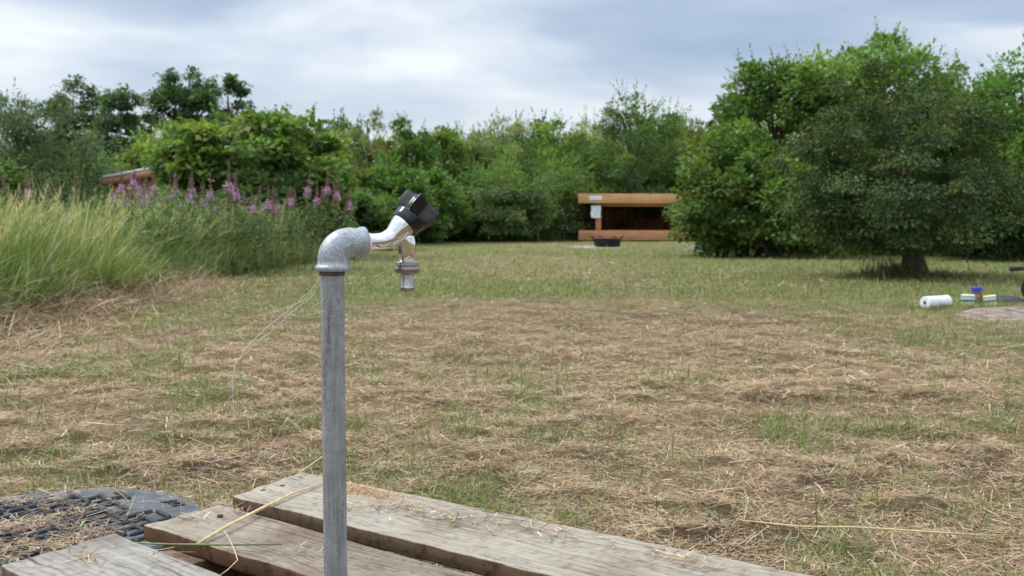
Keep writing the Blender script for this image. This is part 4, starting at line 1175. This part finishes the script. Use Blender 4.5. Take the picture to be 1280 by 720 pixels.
def build_cover():
    cx, cy = COVER_C
    m = simple('cast_cover', (.10, .112, .128), .68, .2, .2, 25, .35, 300)
    md = simple('cast_cover_rib', (.024, .027, .033), .6, .2, .25, 40, .3, 300)
    root = thing('drain_cover', (cx, cy, 0), 'round blue-black drain cover with raised lattice ribs, half buried in hay', 'drain cover')
    b = MB(); b.lathe((0, 0, 0), (0, 0, 1), [(-.03, COVER_R), (.024, COVER_R), (.0285, COVER_R - .004), (.0285, 0.001)], 96); b.build('disc', m, root, auto=40)
    rb = MB()
    A = np.array([cos(radians(-47)), sin(radians(-47))]); B = np.array([cos(radians(52)), sin(radians(52))])
    pitch = .037
    R = COVER_R - .030

    def bar(p, q):
        d = (q - p) / np.linalg.norm(q - p)
        ts = [p, p + d * .002, p + d * .006, q - d * .006, q - d * .002, q]; rs = [.0012, .0040, .0052, .0052, .0040, .0012]
        rb.tube([(t[0], t[1], .0300) for t in ts], rs, 8)

    def inside(p): return np.hypot(*p) < R and not (p[0] > .10 and p[1] > -.02 and p[0] * .75 + p[1] > .215)
    for i in range(-10, 11):
        for j in range(-14, 15):
            # long bars
            if (j + 2 * i) % 5 == 0:
                p = B * i * pitch + A * (j - .35) * pitch; q = B * i * pitch + A * (j + 3.75) * pitch
                while not inside(q) and np.dot(q - p, A) > pitch: q = q - A * pitch * .5
                while not inside(p) and np.dot(q - p, A) > pitch: p = p + A * pitch * .5
                if inside(p) and inside(q): bar(p, q)
            # short cross bars
            if (i + j) % 2 == 0:
                p = B * (i - .85) * pitch + A * j * pitch * .98; q = B * (i + .85) * pitch + A * j * pitch * .98
                if inside(p) and inside(q): bar(p, q)
    rb.build('rib', md, root, smooth=True)
    # embossed maker's letters on the plain rim
    cu = bpy.data.curves.new('letters', 'FONT'); cu.body = 'JSU'; cu.size = .034; cu.extrude = .0012; cu.align_x = 'CENTER'; cu.align_y = 'CENTER'
    tmp = bpy.data.objects.new('letters_tmp', cu); COL.objects.link(tmp)
    bpy.context.view_layer.update()
    me = bpy.data.meshes.new_from_object(tmp.evaluated_get(bpy.context.evaluated_depsgraph_get()))
    bpy.data.objects.remove(tmp)
    o = bpy.data.objects.new('lettering', me); COL.objects.link(o); o.parent = root
    me.materials.clear(); me.materials.append(md)
    p = on(218, 629, .03)
    o.location = (p.x - cx, p.y - cy, .0300); o.rotation_euler = (0, 0, radians(-50))


# ------------------------------------------------------------------ shelters
def build_shelters():
    Y = 29.1
    MW = wood_new('larch_board', (.64, .30, .15)); MI = wood_new('larch_inner', (.62, .31, .15)); MF = wood_new('larch_fascia', (.74, .40, .19))
    MR = simple('roof_felt', (.06, .06, .06), .9)
    MP = simple('white_plastic', (.82, .84, .88), .4, 0, .03)
    x0 = at(723, 300, Y).x; x1 = at(873, 300, Y).x
    W = x1 - x0
    zz = lambda py: at(740, py, Y).z
    root = thing('open_shelter', (x0, Y, 0), 'open-fronted wooden camping shelter with flat roof and deck at the far side of the lawn', 'shelter')
    b = MB()
    b.box((0, 0, zz(300.5)), (W, .06, zz(288))); b.build('deck_beam', MW, root, bevel=.006)
    b = MB()
    for i in range(16):
        b.box((.005, .062 + i * .16, zz(288) - .04), (W - .005, .062 + i * .16 + .153, zz(288) - .002))
    b.build('deck_floor', MW, root)
    b = MB()
    for xx in (.25, 1.6, 2.95):
        for yy in (.4, 2.2): b.box((xx, yy, -.02), (xx + .2, yy + .2, zz(288) - .042))
    b.build('footing', simple('footing_block', (.12, .11, .1), .9), root)
    f0 = zz(254); f1 = zz(242)
    b = MB(); b.box((-.01, .0, f0), (W + .01, .05, f1)); fs = b.build('fascia', MF, root, bevel=.006)
    # roof slab falling to the back
    b = MB(); sl = -.32
    V = [(-.01, .052, f1 - .02), (W + .01, .052, f1 - .02), (W + .01, 2.75, f1 - .02 + sl), (-.01, 2.75, f1 - .02 + sl)]
    V += [(x, y, z - .07) for x, y, z in V]
    b.add(V, [(0, 1, 2, 3), (7, 6, 5, 4), (0, 4, 5, 1), (1, 5, 6, 2), (2, 6, 7, 3), (3, 7, 4, 0)]); b.build('roof', MR, root)
    b = MB(); b.box((.42, .25, zz(258)), (W - .42, .33, f0 + .06)); b.build('lintel', MI, root)
    post0 = at(745, 280, Y).x - x0; post1 = at(752, 280, Y).x - x0
    for xa in (post0, W - post1):
        b = MB(); b.box((xa, .14, zz(288) - .002), (xa + (post1 - post0), .24, f0 + .02)); b.build('post', MW, root, bevel=.004)
        b = MB()
        xs = xa + .05
        for i in range(14):
            y0 = .245 + i * .17
            b.box((xs, y0, zz(288) - .002), (xs + .04, y0 + .165, f0 + .02 - .018 * i + .02))
        b.build('side_wall', MI, root)
    b = MB()
    for i in range(17):
        xa = post0 + .05 + i * (W - 2 * post0 - .1) / 17
        b.box((xa, 2.62, zz(288) - .002), (xa + (W - 2 * post0 - .1) / 17 - .006, 2.66, f0 - .10))
    b.build('back_wall', MI, root)
    s_ = at(744.5, 247.5, Y).x - x0
    b = MB(); b.box((s_ - .175, -.012, zz(250.3)), (s_ + .175, -.002, zz(245))); b.build('name_plate', MP, root, bevel=.02)
    # laminated notice hanging below the roof edge
    a = at(739, 257, Y); c = at(751, 272, Y)
    b = MB(); n = 8
    V = []
    for i in range(n + 1):
        for j in range(n + 1):
            x = a.x + (c.x - a.x) * i / n + .008 * sin(j * .9); z = a.z + (c.z - a.z) * j / n
            V.append((x, Y + .06 + .02 * sin(i * .9 + j * .5), z - .015 * sin(i / n * pi) * (j == n)))
    V += [(x, y + .004, z) for x, y, z in V]; k = (n + 1) ** 2
    Q = []
    for i in range(n):
        for j in range(n):
            q = i * (n + 1) + j; Q += [(q, q + 1, q + n + 2, q + n + 1), (k + q, k + q + n + 1, k + q + n + 2, k + q + 1)]
    b.add(V, Q)
    tag(b.build('notice_sheet', MP, smooth=True), 'white laminated notice hanging at the left corner of the open shelter', 'notice')
    # fire bowl
    p = on(759, 309, 0); z0 = float(ground_h(p.x, p.y))
    fb = thing('fire_bowl', (p.x, p.y, z0), 'round black metal fire bowl with raised handles on the grass before the shelter', 'fire bowl')
    mk = simple('sooty_steel', (.022, .022, .024), .6, .4, .2)
    b = MB(); b.lathe((0, 0, 0), (0, 0, 1), [(0, .26), (.03, .285), (.17, .30), (.18, .315), (.19, .315), (.19, .295), (.06, .27), (.05, .05)], 40); b.build('bowl', mk, fb, auto=40)
    for a in (20, 110, 200, 290):
        a = radians(a); b = MB()
        d = Vector((cos(a), sin(a), 0)); t = Vector((-sin(a), cos(a), 0))
        b.tube([d * .30 + t * .05 + Vector((0, 0, .16)), d * .36 + t * .05 + Vector((0, 0, .23)), d * .39 + Vector((0, 0, .25)), d * .36 - t * .05 + Vector((0, 0, .23)), d * .30 - t * .05 + Vector((0, 0, .16))], .011, 8)
        b.build('handle', mk, fb, smooth=True)
    # ash patch and dirt patch sheets
    def patch(name, cx, cy, rx, ry, mat, seed, lift=.008):
        V = [(cx, cy, float(ground_h(cx, cy)) + lift + .004)]; n = 72; rings = 14; Q = []; T = []
        for r in range(1, rings + 1):
            for k in range(n):
                a = 2 * pi * k / n
                e = 1 + .38 * (float(fbm(np.array(cos(a) * 1.7 + seed), np.array(sin(a) * 1.7), 5, 4)) - .5)
                x = cx + cos(a) * rx * e * r / rings; y = cy + sin(a) * ry * e * r / rings
                z = float(ground_h(x, y)) + lift * (1 if r < rings else -.5) + .012 * (float(fbm(np.array(x * 8), np.array(y * 8), 9, 3)) - .5)
                V.append((x, y, z))
        for k in range(n): T.append((0, 1 + k, 1 + (k + 1) % n))
        for r in range(rings - 1):
            for k in range(n):
                Q.append((1 + r * n + k, 1 + (r + 1) * n + k, 1 + (r + 1) * n + (k + 1) % n, 1 + r * n + (k + 1) % n))
        b = MB(); b.add(V, Q, T); tag(b.build(name, mat, smooth=True), kind='structure')
    patch('ash_patch', p.x - .25, p.y - .1, .62, .7, simple('ash', (.36, .32, .29), .95, 0, .2, 8, .5, 20), 2)
    patch('dirt_patch', 3.72, 6.45, .93, .72, simple('bare_dirt', (.23, .175, .14), .95, 0, .32, 14, 1.0, 45), 6)

    # second building at left, seen past the flowers
    Yb = 20.0
    a = at(131, 223, Yb); c = at(200, 210.5, Yb)
    rise = (c.z - a.z) / (c.x - a.x)
    sh = thing('wooden_shed', (a.x, Yb, 0), 'orange wooden shed with white-edged sloping roof half hidden behind the pink flowers', 'shed')
    L = 1.75; z0 = a.z
    b = MB()
    for i in range(11):
        xa = .13 + i * .145
        b.add([(xa, 0, 0), (xa + .138, 0, 0), (xa + .138, 2, 0), (xa, 2, 0), (xa, 0, z0 - .08 + rise * xa), (xa + .138, 0, z0 - .08 + rise * (xa + .138)), (xa + .138, 2, z0 - .08 + rise * (xa + .138)), (xa, 2, z0 - .08 + rise * xa)],
              [(0, 1, 5, 4), (1, 2, 6, 5), (2, 3, 7, 6), (3, 0, 4, 7), (4, 5, 6, 7)])
    b.build('wall', wood_new('shed_board', (.48, .24, .12)), sh)
    def slab(name, y0, y1, dz0, dz1, mat):
        b = MB(); V = []
        for dz in (dz0, dz1):
            V += [(0, y0, z0 + dz), (L, y0, z0 + rise * L + dz), (L, y1, z0 + rise * L + dz), (0, y1, z0 + dz)]
        b.add(V, [(0, 3, 2, 1), (4, 5, 6, 7), (0, 1, 5, 4), (1, 2, 6, 5), (2, 3, 7, 6), (3, 0, 4, 7)]); return b.build(name, mat, sh)
    slab('bargeboard', -.10, -.06, -.14, -.012, MW)
    slab('roof', -.12, 2.15, -.008, .045, simple('white_roof_edge', (.72, .74, .78), .35, 0, .03))


# ------------------------------------------------------------------ things on the grass at right
def build_picnic():
    def g(px, py): p = on(px, py, 0); p.z = float(ground_h(p.x, p.y)); return p
    mwht = simple('paper_white', (.84, .86, .90), .8, 0, .03, 40, .3, 200)
    mcard = simple('cardboard_tube', (.10, .06, .04), .8)
    # kitchen roll, lying
    p = g(1170, 386.5); r = .041
    ro = thing('paper_roll', (p.x, p.y, p.z + r + .004), 'white roll of kitchen paper lying on its side in the grass', 'paper roll', rz=radians(16))
    b = MB(); hl = .115
    prof = [(-hl + .002, .011), (-hl, .013), (-hl, r - .003), (-hl + .003, r), (hl - .003, r), (hl, r - .003), (hl, .013), (hl - .002, .011)]
    b.lathe((0, 0, 0), (1, 0, 0), prof, 40); 
    # the visible end turned to the camera
    b.build('paper', mwht, ro, auto=40)
    b = MB(); b.lathe((0, 0, 0), (1, 0, 0), [(-hl - .0015, .0115), (-hl - .0015, .0125), (hl + .0015, .0125), (hl + .0015, .0115), (hl - .02, .011)], 24); b.build('core', mcard, ro, auto=40)
    ro.rotation_euler = (0, 0, radians(30))
    n = 2600
    x = rng.uniform(2.65, 4.2, n); y = 7.0 + .3 * (x - 3.2) * .0 + rng.normal(0, .13, n)
    k = (((x - 3.72) / .9) ** 2 + ((y - 6.45) / .7) ** 2) > .98; x = x[k]; y = y[k]; n = len(x)
    v = blades(np.stack([x, y, ground_h(x, y)], -1), rng.uniform(0, 6.28, n), rng.uniform(0, .7, n), rng.uniform(0, .8, n), rng.uniform(.02, .055, n), np.full(n, .0045), 2, pal([(.2, .22, .08), (.35, .32, .16)], n), pal(GREEN + [(.5, .45, .25)], n))
    tag(npmesh('verge_grass', *v[:2], vegmat('verge_grass', .3), col=v[2]), 'longer grass round the lunch boxes and the paper roll', 'grass', kind='stuff')
    # lunch boxes
    mband = simple('dark_strap', (.02, .03, .05), .6)
    def lunch(px, py, w, h, d, rz, colr, lid, label, tilt=0):
        p = g(px, py)
        o = thing('lunch_box', (p.x, p.y, p.z), label, 'lunch box', None, rz); o.rotation_euler = (0, tilt, rz)
        b = MB(); b.box((-w / 2, -d / 2, 0), (w / 2, d / 2, h * .45)); b.build('lower_tier', simple('box_plastic', colr, .45, 0, .05), o, bevel=.006)
        b = MB(); b.box((-w / 2, -d / 2, h * .47), (w / 2, d / 2, h * .86)); b.build('upper_tier', simple('box_plastic', colr, .45, 0, .05), o, bevel=.006)
        b = MB(); b.box((-w / 2 - .002, -d / 2 - .002, h * .86), (w / 2 + .002, d / 2 + .002, h)); b.build('lid', simple('box_lid', lid, .45, 0, .05), o, bevel=.004)
        b = MB(); b.box((-w / 2 - .004, -d / 2 - .004, h * .44), (w / 2 + .004, d / 2 + .004, h * .53)); b.build('strap', mband, o, bevel=.002)
    lunch(1209.5, 384, .084, .076, .085, radians(-22), (.52, .66, .56), (.62, .76, .70), 'pale green stacked lunch box with dark strap, left of the blue-lidded jar')
    lunch(1238, 383, .080, .072, .08, radians(-20), (.66, .70, .60), (.70, .74, .42), 'cream lunch box with yellow-green lid and dark strap, right of the blue-lidded jar', tilt=-.14)
    # jar
    p = g(1223, 382.5)
    j = thing('spread_jar', (p.x, p.y + .03, p.z), 'brown spread jar with bright blue lid between the two lunch boxes', 'jar')
    b = MB(); b.lathe((0, 0, 0), (0, 0, 1), [(0, .028), (.004, .033), (.075, .035), (.09, .031), (.097, .030)], 32); b.build('glass', simple('spread_brown', (.16, .085, .05), .2, 0, .1), j, auto=40)
    b = MB(); b.lathe((0, 0, 0), (0, 0, 1), [(.022, .0356), (.07, .0362), (.07, .0350)], 32); b.build('paper_label', simple('jar_label', (.30, .22, .17), .5, 0, .5, 60), j, auto=40)
    b = MB(); b.lathe((0, 0, 0), (0, 0, 1), [(.096, .034), (.098, .036), (.117, .036), (.120, .034)], 32); b.build('lid', simple('blue_lid', (.025, .04, .52), .35, 0, .05), j, auto=40)
    # dark crumpled jacket
    n, m_ = 60, 30
    p0 = g(1246, 379.5); p1 = g(1300, 379.5)
    V = []
    for i in range(n + 1):
        for jx in range(m_ + 1):
            u = i / n; v_ = jx / m_
            x = p0.x + (p1.x - p0.x) * u; y = p0.y - .02 + .22 * v_
            e = max(0, sin(pi * min(1, max(0, u)))) ** .35 * max(0, sin(pi * v_)) ** .5
            hgt = .018 + .034 * float(fbm(np.array(u * 9), np.array(v_ * 3.5), 6, 4)) * 1.2
            V.append((x, y + .02 * sin(u * 11), float(ground_h(x, y)) + hgt * e - .004))
    Q = [(i * (m_ + 1) + jx, (i + 1) * (m_ + 1) + jx, (i + 1) * (m_ + 1) + jx + 1, i * (m_ + 1) + jx + 1) for i in range(n) for jx in range(m_)]
    k = len(V); V2 = V + [(x, y, float(ground_h(x, y)) - .006) for x, y, z in V]; Q2 = Q + [tuple(k + a for a in q[::-1]) for q in Q]
    b = MB(); b.add(V2, Q2); tag(b.build('dark_jacket', simple('dark_cloth', (.035, .04, .05), .8, 0, .2, 30), smooth=True), 'dark crumpled jacket lying in the grass beside the lunch boxes', 'jacket')
    # child's balance bike, cut by the right edge
    Yb = 7.55
    c = at(1296.5, 360, Yb); zg = float(ground_h(c.x, Yb)); r = c.z - zg - .004
    r = .118; cz = zg + r + .004 + max(0, c.z - zg - r - .004)
    cz = zg + r
    bk = thing('balance_bike', (c.x, Yb, zg), "small black child's bike at the right edge, one grip and wheel in view", 'bike')
    mt = simple('tyre_rubber', (.02, .02, .022), .75); mr = simple('bike_metal', (.45, .46, .48), .3, .8, .05); mfr = simple('bike_paint', (.025, .026, .03), .3)
    for xx in (0, .46):
        w = MB(); w.tube([(xx + r * .88 * cos(a), 0, r + r * .88 * sin(a)) for a in np.linspace(0, 2 * pi, 41)], r * .12, 10, cap=False); wh = w.build('wheel', mt, bk, smooth=True)
        w = MB(); w.tube([(xx + r * .75 * cos(a), 0, r + r * .75 * sin(a)) for a in np.linspace(0, 2 * pi, 33)], .006, 6, cap=False)
        for a in np.linspace(0, 2 * pi, 12, endpoint=False): w.tube([(xx, 0, r), (xx + r * .75 * cos(a), 0, r + r * .75 * sin(a))], .0016, 4)
        w.lathe((xx, -.02, r), (0, 1, 0), [(0, .014), (.04, .014)], 16); w.build('rim', mr, wh, smooth=True)
    w = MB(); w.tube([(0, -.022, r), (.03, -.022, r + .12), (.055, 0, r + .15), (.03, .022, r + .12), (0, .022, r)], .008, 8); w.build('fork', mfr, bk, smooth=True)
    w = MB(); w.tube([(.055, 0, r + .14), (.16, 0, r + .08), (.34, 0, r + .06), (.46, 0, r)], .013, 10); w.tube([(.34, 0, r + .06), (.38, 0, r + .15)], .010, 8); w.build('frame', mfr, bk, smooth=True)
    w = MB(); w.tube([(.31, 0, r + .155), (.36, 0, r + .16), (.44, 0, r + .17)], [.018, .03, .04], 12); w.build('saddle', mt, bk, smooth=True)
    gpt = at(1262, 336.2, Yb - .10); gx = gpt.x - c.x; gz = gpt.z - zg
    w = MB(); w.tube([(.06, 0, r + .12), (.062, 0, gz - .06), (.06, -.01, gz - .03), (.0, -.05, gz - .01), (gx + .09, -.09, gz + .003)], .0105, 8)
    w.tube([(.06, -.01, gz - .03), (.05, .10, gz - .01), (.0, .2, gz)], .0085, 8); hb = w.build('handlebar', mfr, bk, smooth=True)
    w = MB(); w.tube([(gx + .10, -.092, gz + .003), (gx + .05, -.098, gz + .002), (gx + .006, -.10, gz), (gx, -.10, gz)], [.015, .017, .0175, .012], 12); w.build('grip', mt, hb, smooth=True)
    # little wheeled trolley under the hazel
    Yt = on(876, 313.5, 0).y; c = at(876, 309.5, Yt); zg = float(ground_h(c.x, Yt)); r = .075
    t = thing('hand_trolley', (c.x, Yt, zg), 'small metal trolley with white-hubbed wheel tucked under the hazel bush', 'trolley')
    w = MB(); w.lathe((0, -.015, r), (0, 1, 0), [(0, r * .55), (0, r * .9), (.006, r), (.024, r), (.03, r * .9), (.03, r * .55)], 28); wh = w.build('wheel', mt, t, auto=40)
    w = MB(); w.lathe((0, -.019, r), (0, 1, 0), [(0, .01), (.003, r * .56), (.034, r * .56), (.037, .01)], 20); w.build('hub', simple('hub_white', (.7, .72, .74), .4), wh, auto=40)
    w = MB(); w.lathe((0, .30, r), (0, 1, 0), [(0, r * .55), (0, r * .9), (.006, r), (.024, r), (.03, r * .9), (.03, r * .55)], 28); w.build('wheel', mt, t, auto=40)
    w = MB(); w.tube([(0, 0, r), (-.13, 0, .09), (-.24, 0, .012), (-.3, 0, .012)], .009, 8); w.tube([(0, .3, r), (-.13, .3, .09), (-.24, .3, .012), (-.3, .3, .012), (-.3, 0, .012)], .009, 8)
    w.tube([(0, -.02, r), (0, .33, r)], .008, 8); w.tube([(0, 0, r), (.25, 0, .16), (.5, 0, .2), (.5, .3, .2), (.25, .3, .16), (0, .3, r)], .009, 8); w.build('frame', mr, t, smooth=True)


# ------------------------------------------------------------------ world, sun, camera
def build_world():
    w = bpy.data.worlds.new('World'); S.world = w; w.use_nodes = True
    nt = NT(w)
    sky = nt.n('ShaderNodeTexSky', sky_type='NISHITA', sun_disc=False)
    EL, AZ = radians(52), radians(-70)          # azimuth from +Y towards +X
    sky.sun_elevation = EL; sky.sun_rotation = AZ
    sky.altitude = 20; sky.air_density = 1; sky.dust_density = 2
    tc = nt.n('ShaderNodeTexCoord')
    mp = nt.n('ShaderNodeMapping'); mp.inputs['Scale'].default_value = (2.0, 2.0, 6.6); mp.inputs['Location'].default_value = SKY_LOC
    nt.l(tc.outputs['Generated'], mp.inputs['Vector'])
    n1 = nt.n('ShaderNodeTexNoise'); n1.inputs['Scale'].default_value = 1.35; n1.inputs['Detail'].default_value = 7; n1.inputs['Roughness'].default_value = .5; n1.inputs['Distortion'].default_value = .35
    nt.l(mp.outputs[0], n1.inputs['Vector'])
    cl = ramp(nt, n1.outputs['Fac'], [(.36, (2.6, 3.35, 4.5)), (.46, (3.4, 4.1, 5.1)), (.54, (4.6, 5.15, 5.9)), (.64, (6.3, 6.6, 6.9))])
    # low sky: brighter strip above the trees, grey-blue deck higher; zenith of an overcast sky is brighter again
    sx = nt.n('ShaderNodeSeparateXYZ'); nt.l(tc.outputs['Generated'], sx.inputs[0])
    lowf = ramp(nt, sx.outputs['Z'], [(.06, (.9, .9, .9)), (.105, (.6, .6, .6)), (.135, (0, 0, 0))])
    n2 = nt.n('ShaderNodeTexNoise'); n2.inputs['Scale'].default_value = 2.2; n2.inputs['Detail'].default_value = 4; nt.l(mp.outputs[0], n2.inputs['Vector'])
    pf = ramp(nt, n2.outputs['Fac'], [(.35, (0.2, .2, .2)), (.6, (1, 1, 1))])
    lf = mixc(nt, 1, lowf, pf, 'MULTIPLY')
    c = mixc(nt, lf, cl, (5.8, 6.1, 6.5))
    zen = ramp(nt, sx.outputs['Z'], [(.2, (1, 1, 1)), (.9, (2.7, 2.55, 2.35))])
    c = mixc(nt, 1, c, zen, 'MULTIPLY')
    c = mixc(nt, .9, sky.outputs[0], c)
    bg = nt.n('ShaderNodeBackground'); bg.inputs['Strength'].default_value = .1
    nt.l(c, bg.inputs['Color'])
    o = nt.n('ShaderNodeOutputWorld'); nt.l(bg.outputs[0], o.inputs[0])
    sun = bpy.data.lights.new('sun', 'SUN'); sun.energy = 1.5; sun.angle = radians(11); sun.color = (1, .96, .9)
    so = bpy.data.objects.new('sun', sun); COL.objects.link(so)
    d = Vector((sin(AZ) * cos(EL), cos(AZ) * cos(EL), sin(EL)))
    so.rotation_euler = d.to_track_quat('Z', 'Y').to_euler()
    cam = bpy.data.cameras.new('camera'); co = bpy.data.objects.new('camera', cam); COL.objects.link(co)
    co.location = (0, 0, CAM_H); co.rotation_euler = (radians(90) - PITCH, 0, 0)
    cam.sensor_width = 36; cam.lens = 36 * FPX / 1280; cam.clip_end = 800; cam.clip_start = .05
    cam.dof.use_dof = True; cam.dof.focus_distance = 1.40; cam.dof.aperture_fstop = 13
    S.camera = co
    S.view_settings.view_transform = 'Standard'; S.view_settings.look = 'None'; S.view_settings.gamma = 1; S.view_settings.exposure = 0.62
    S.cycles.use_denoising = True
    S.cycles.max_bounces = 6; S.cycles.diffuse_bounces = 3; S.cycles.transmission_bounces = 3; S.cycles.glossy_bounces = 3


build_ground()
build_ground_cover()
build_tall_grass()
build_trees()
build_willowherb()
build_pallet()
build_cover()
build_standpipe()
build_shelters()
build_picnic()
build_world()
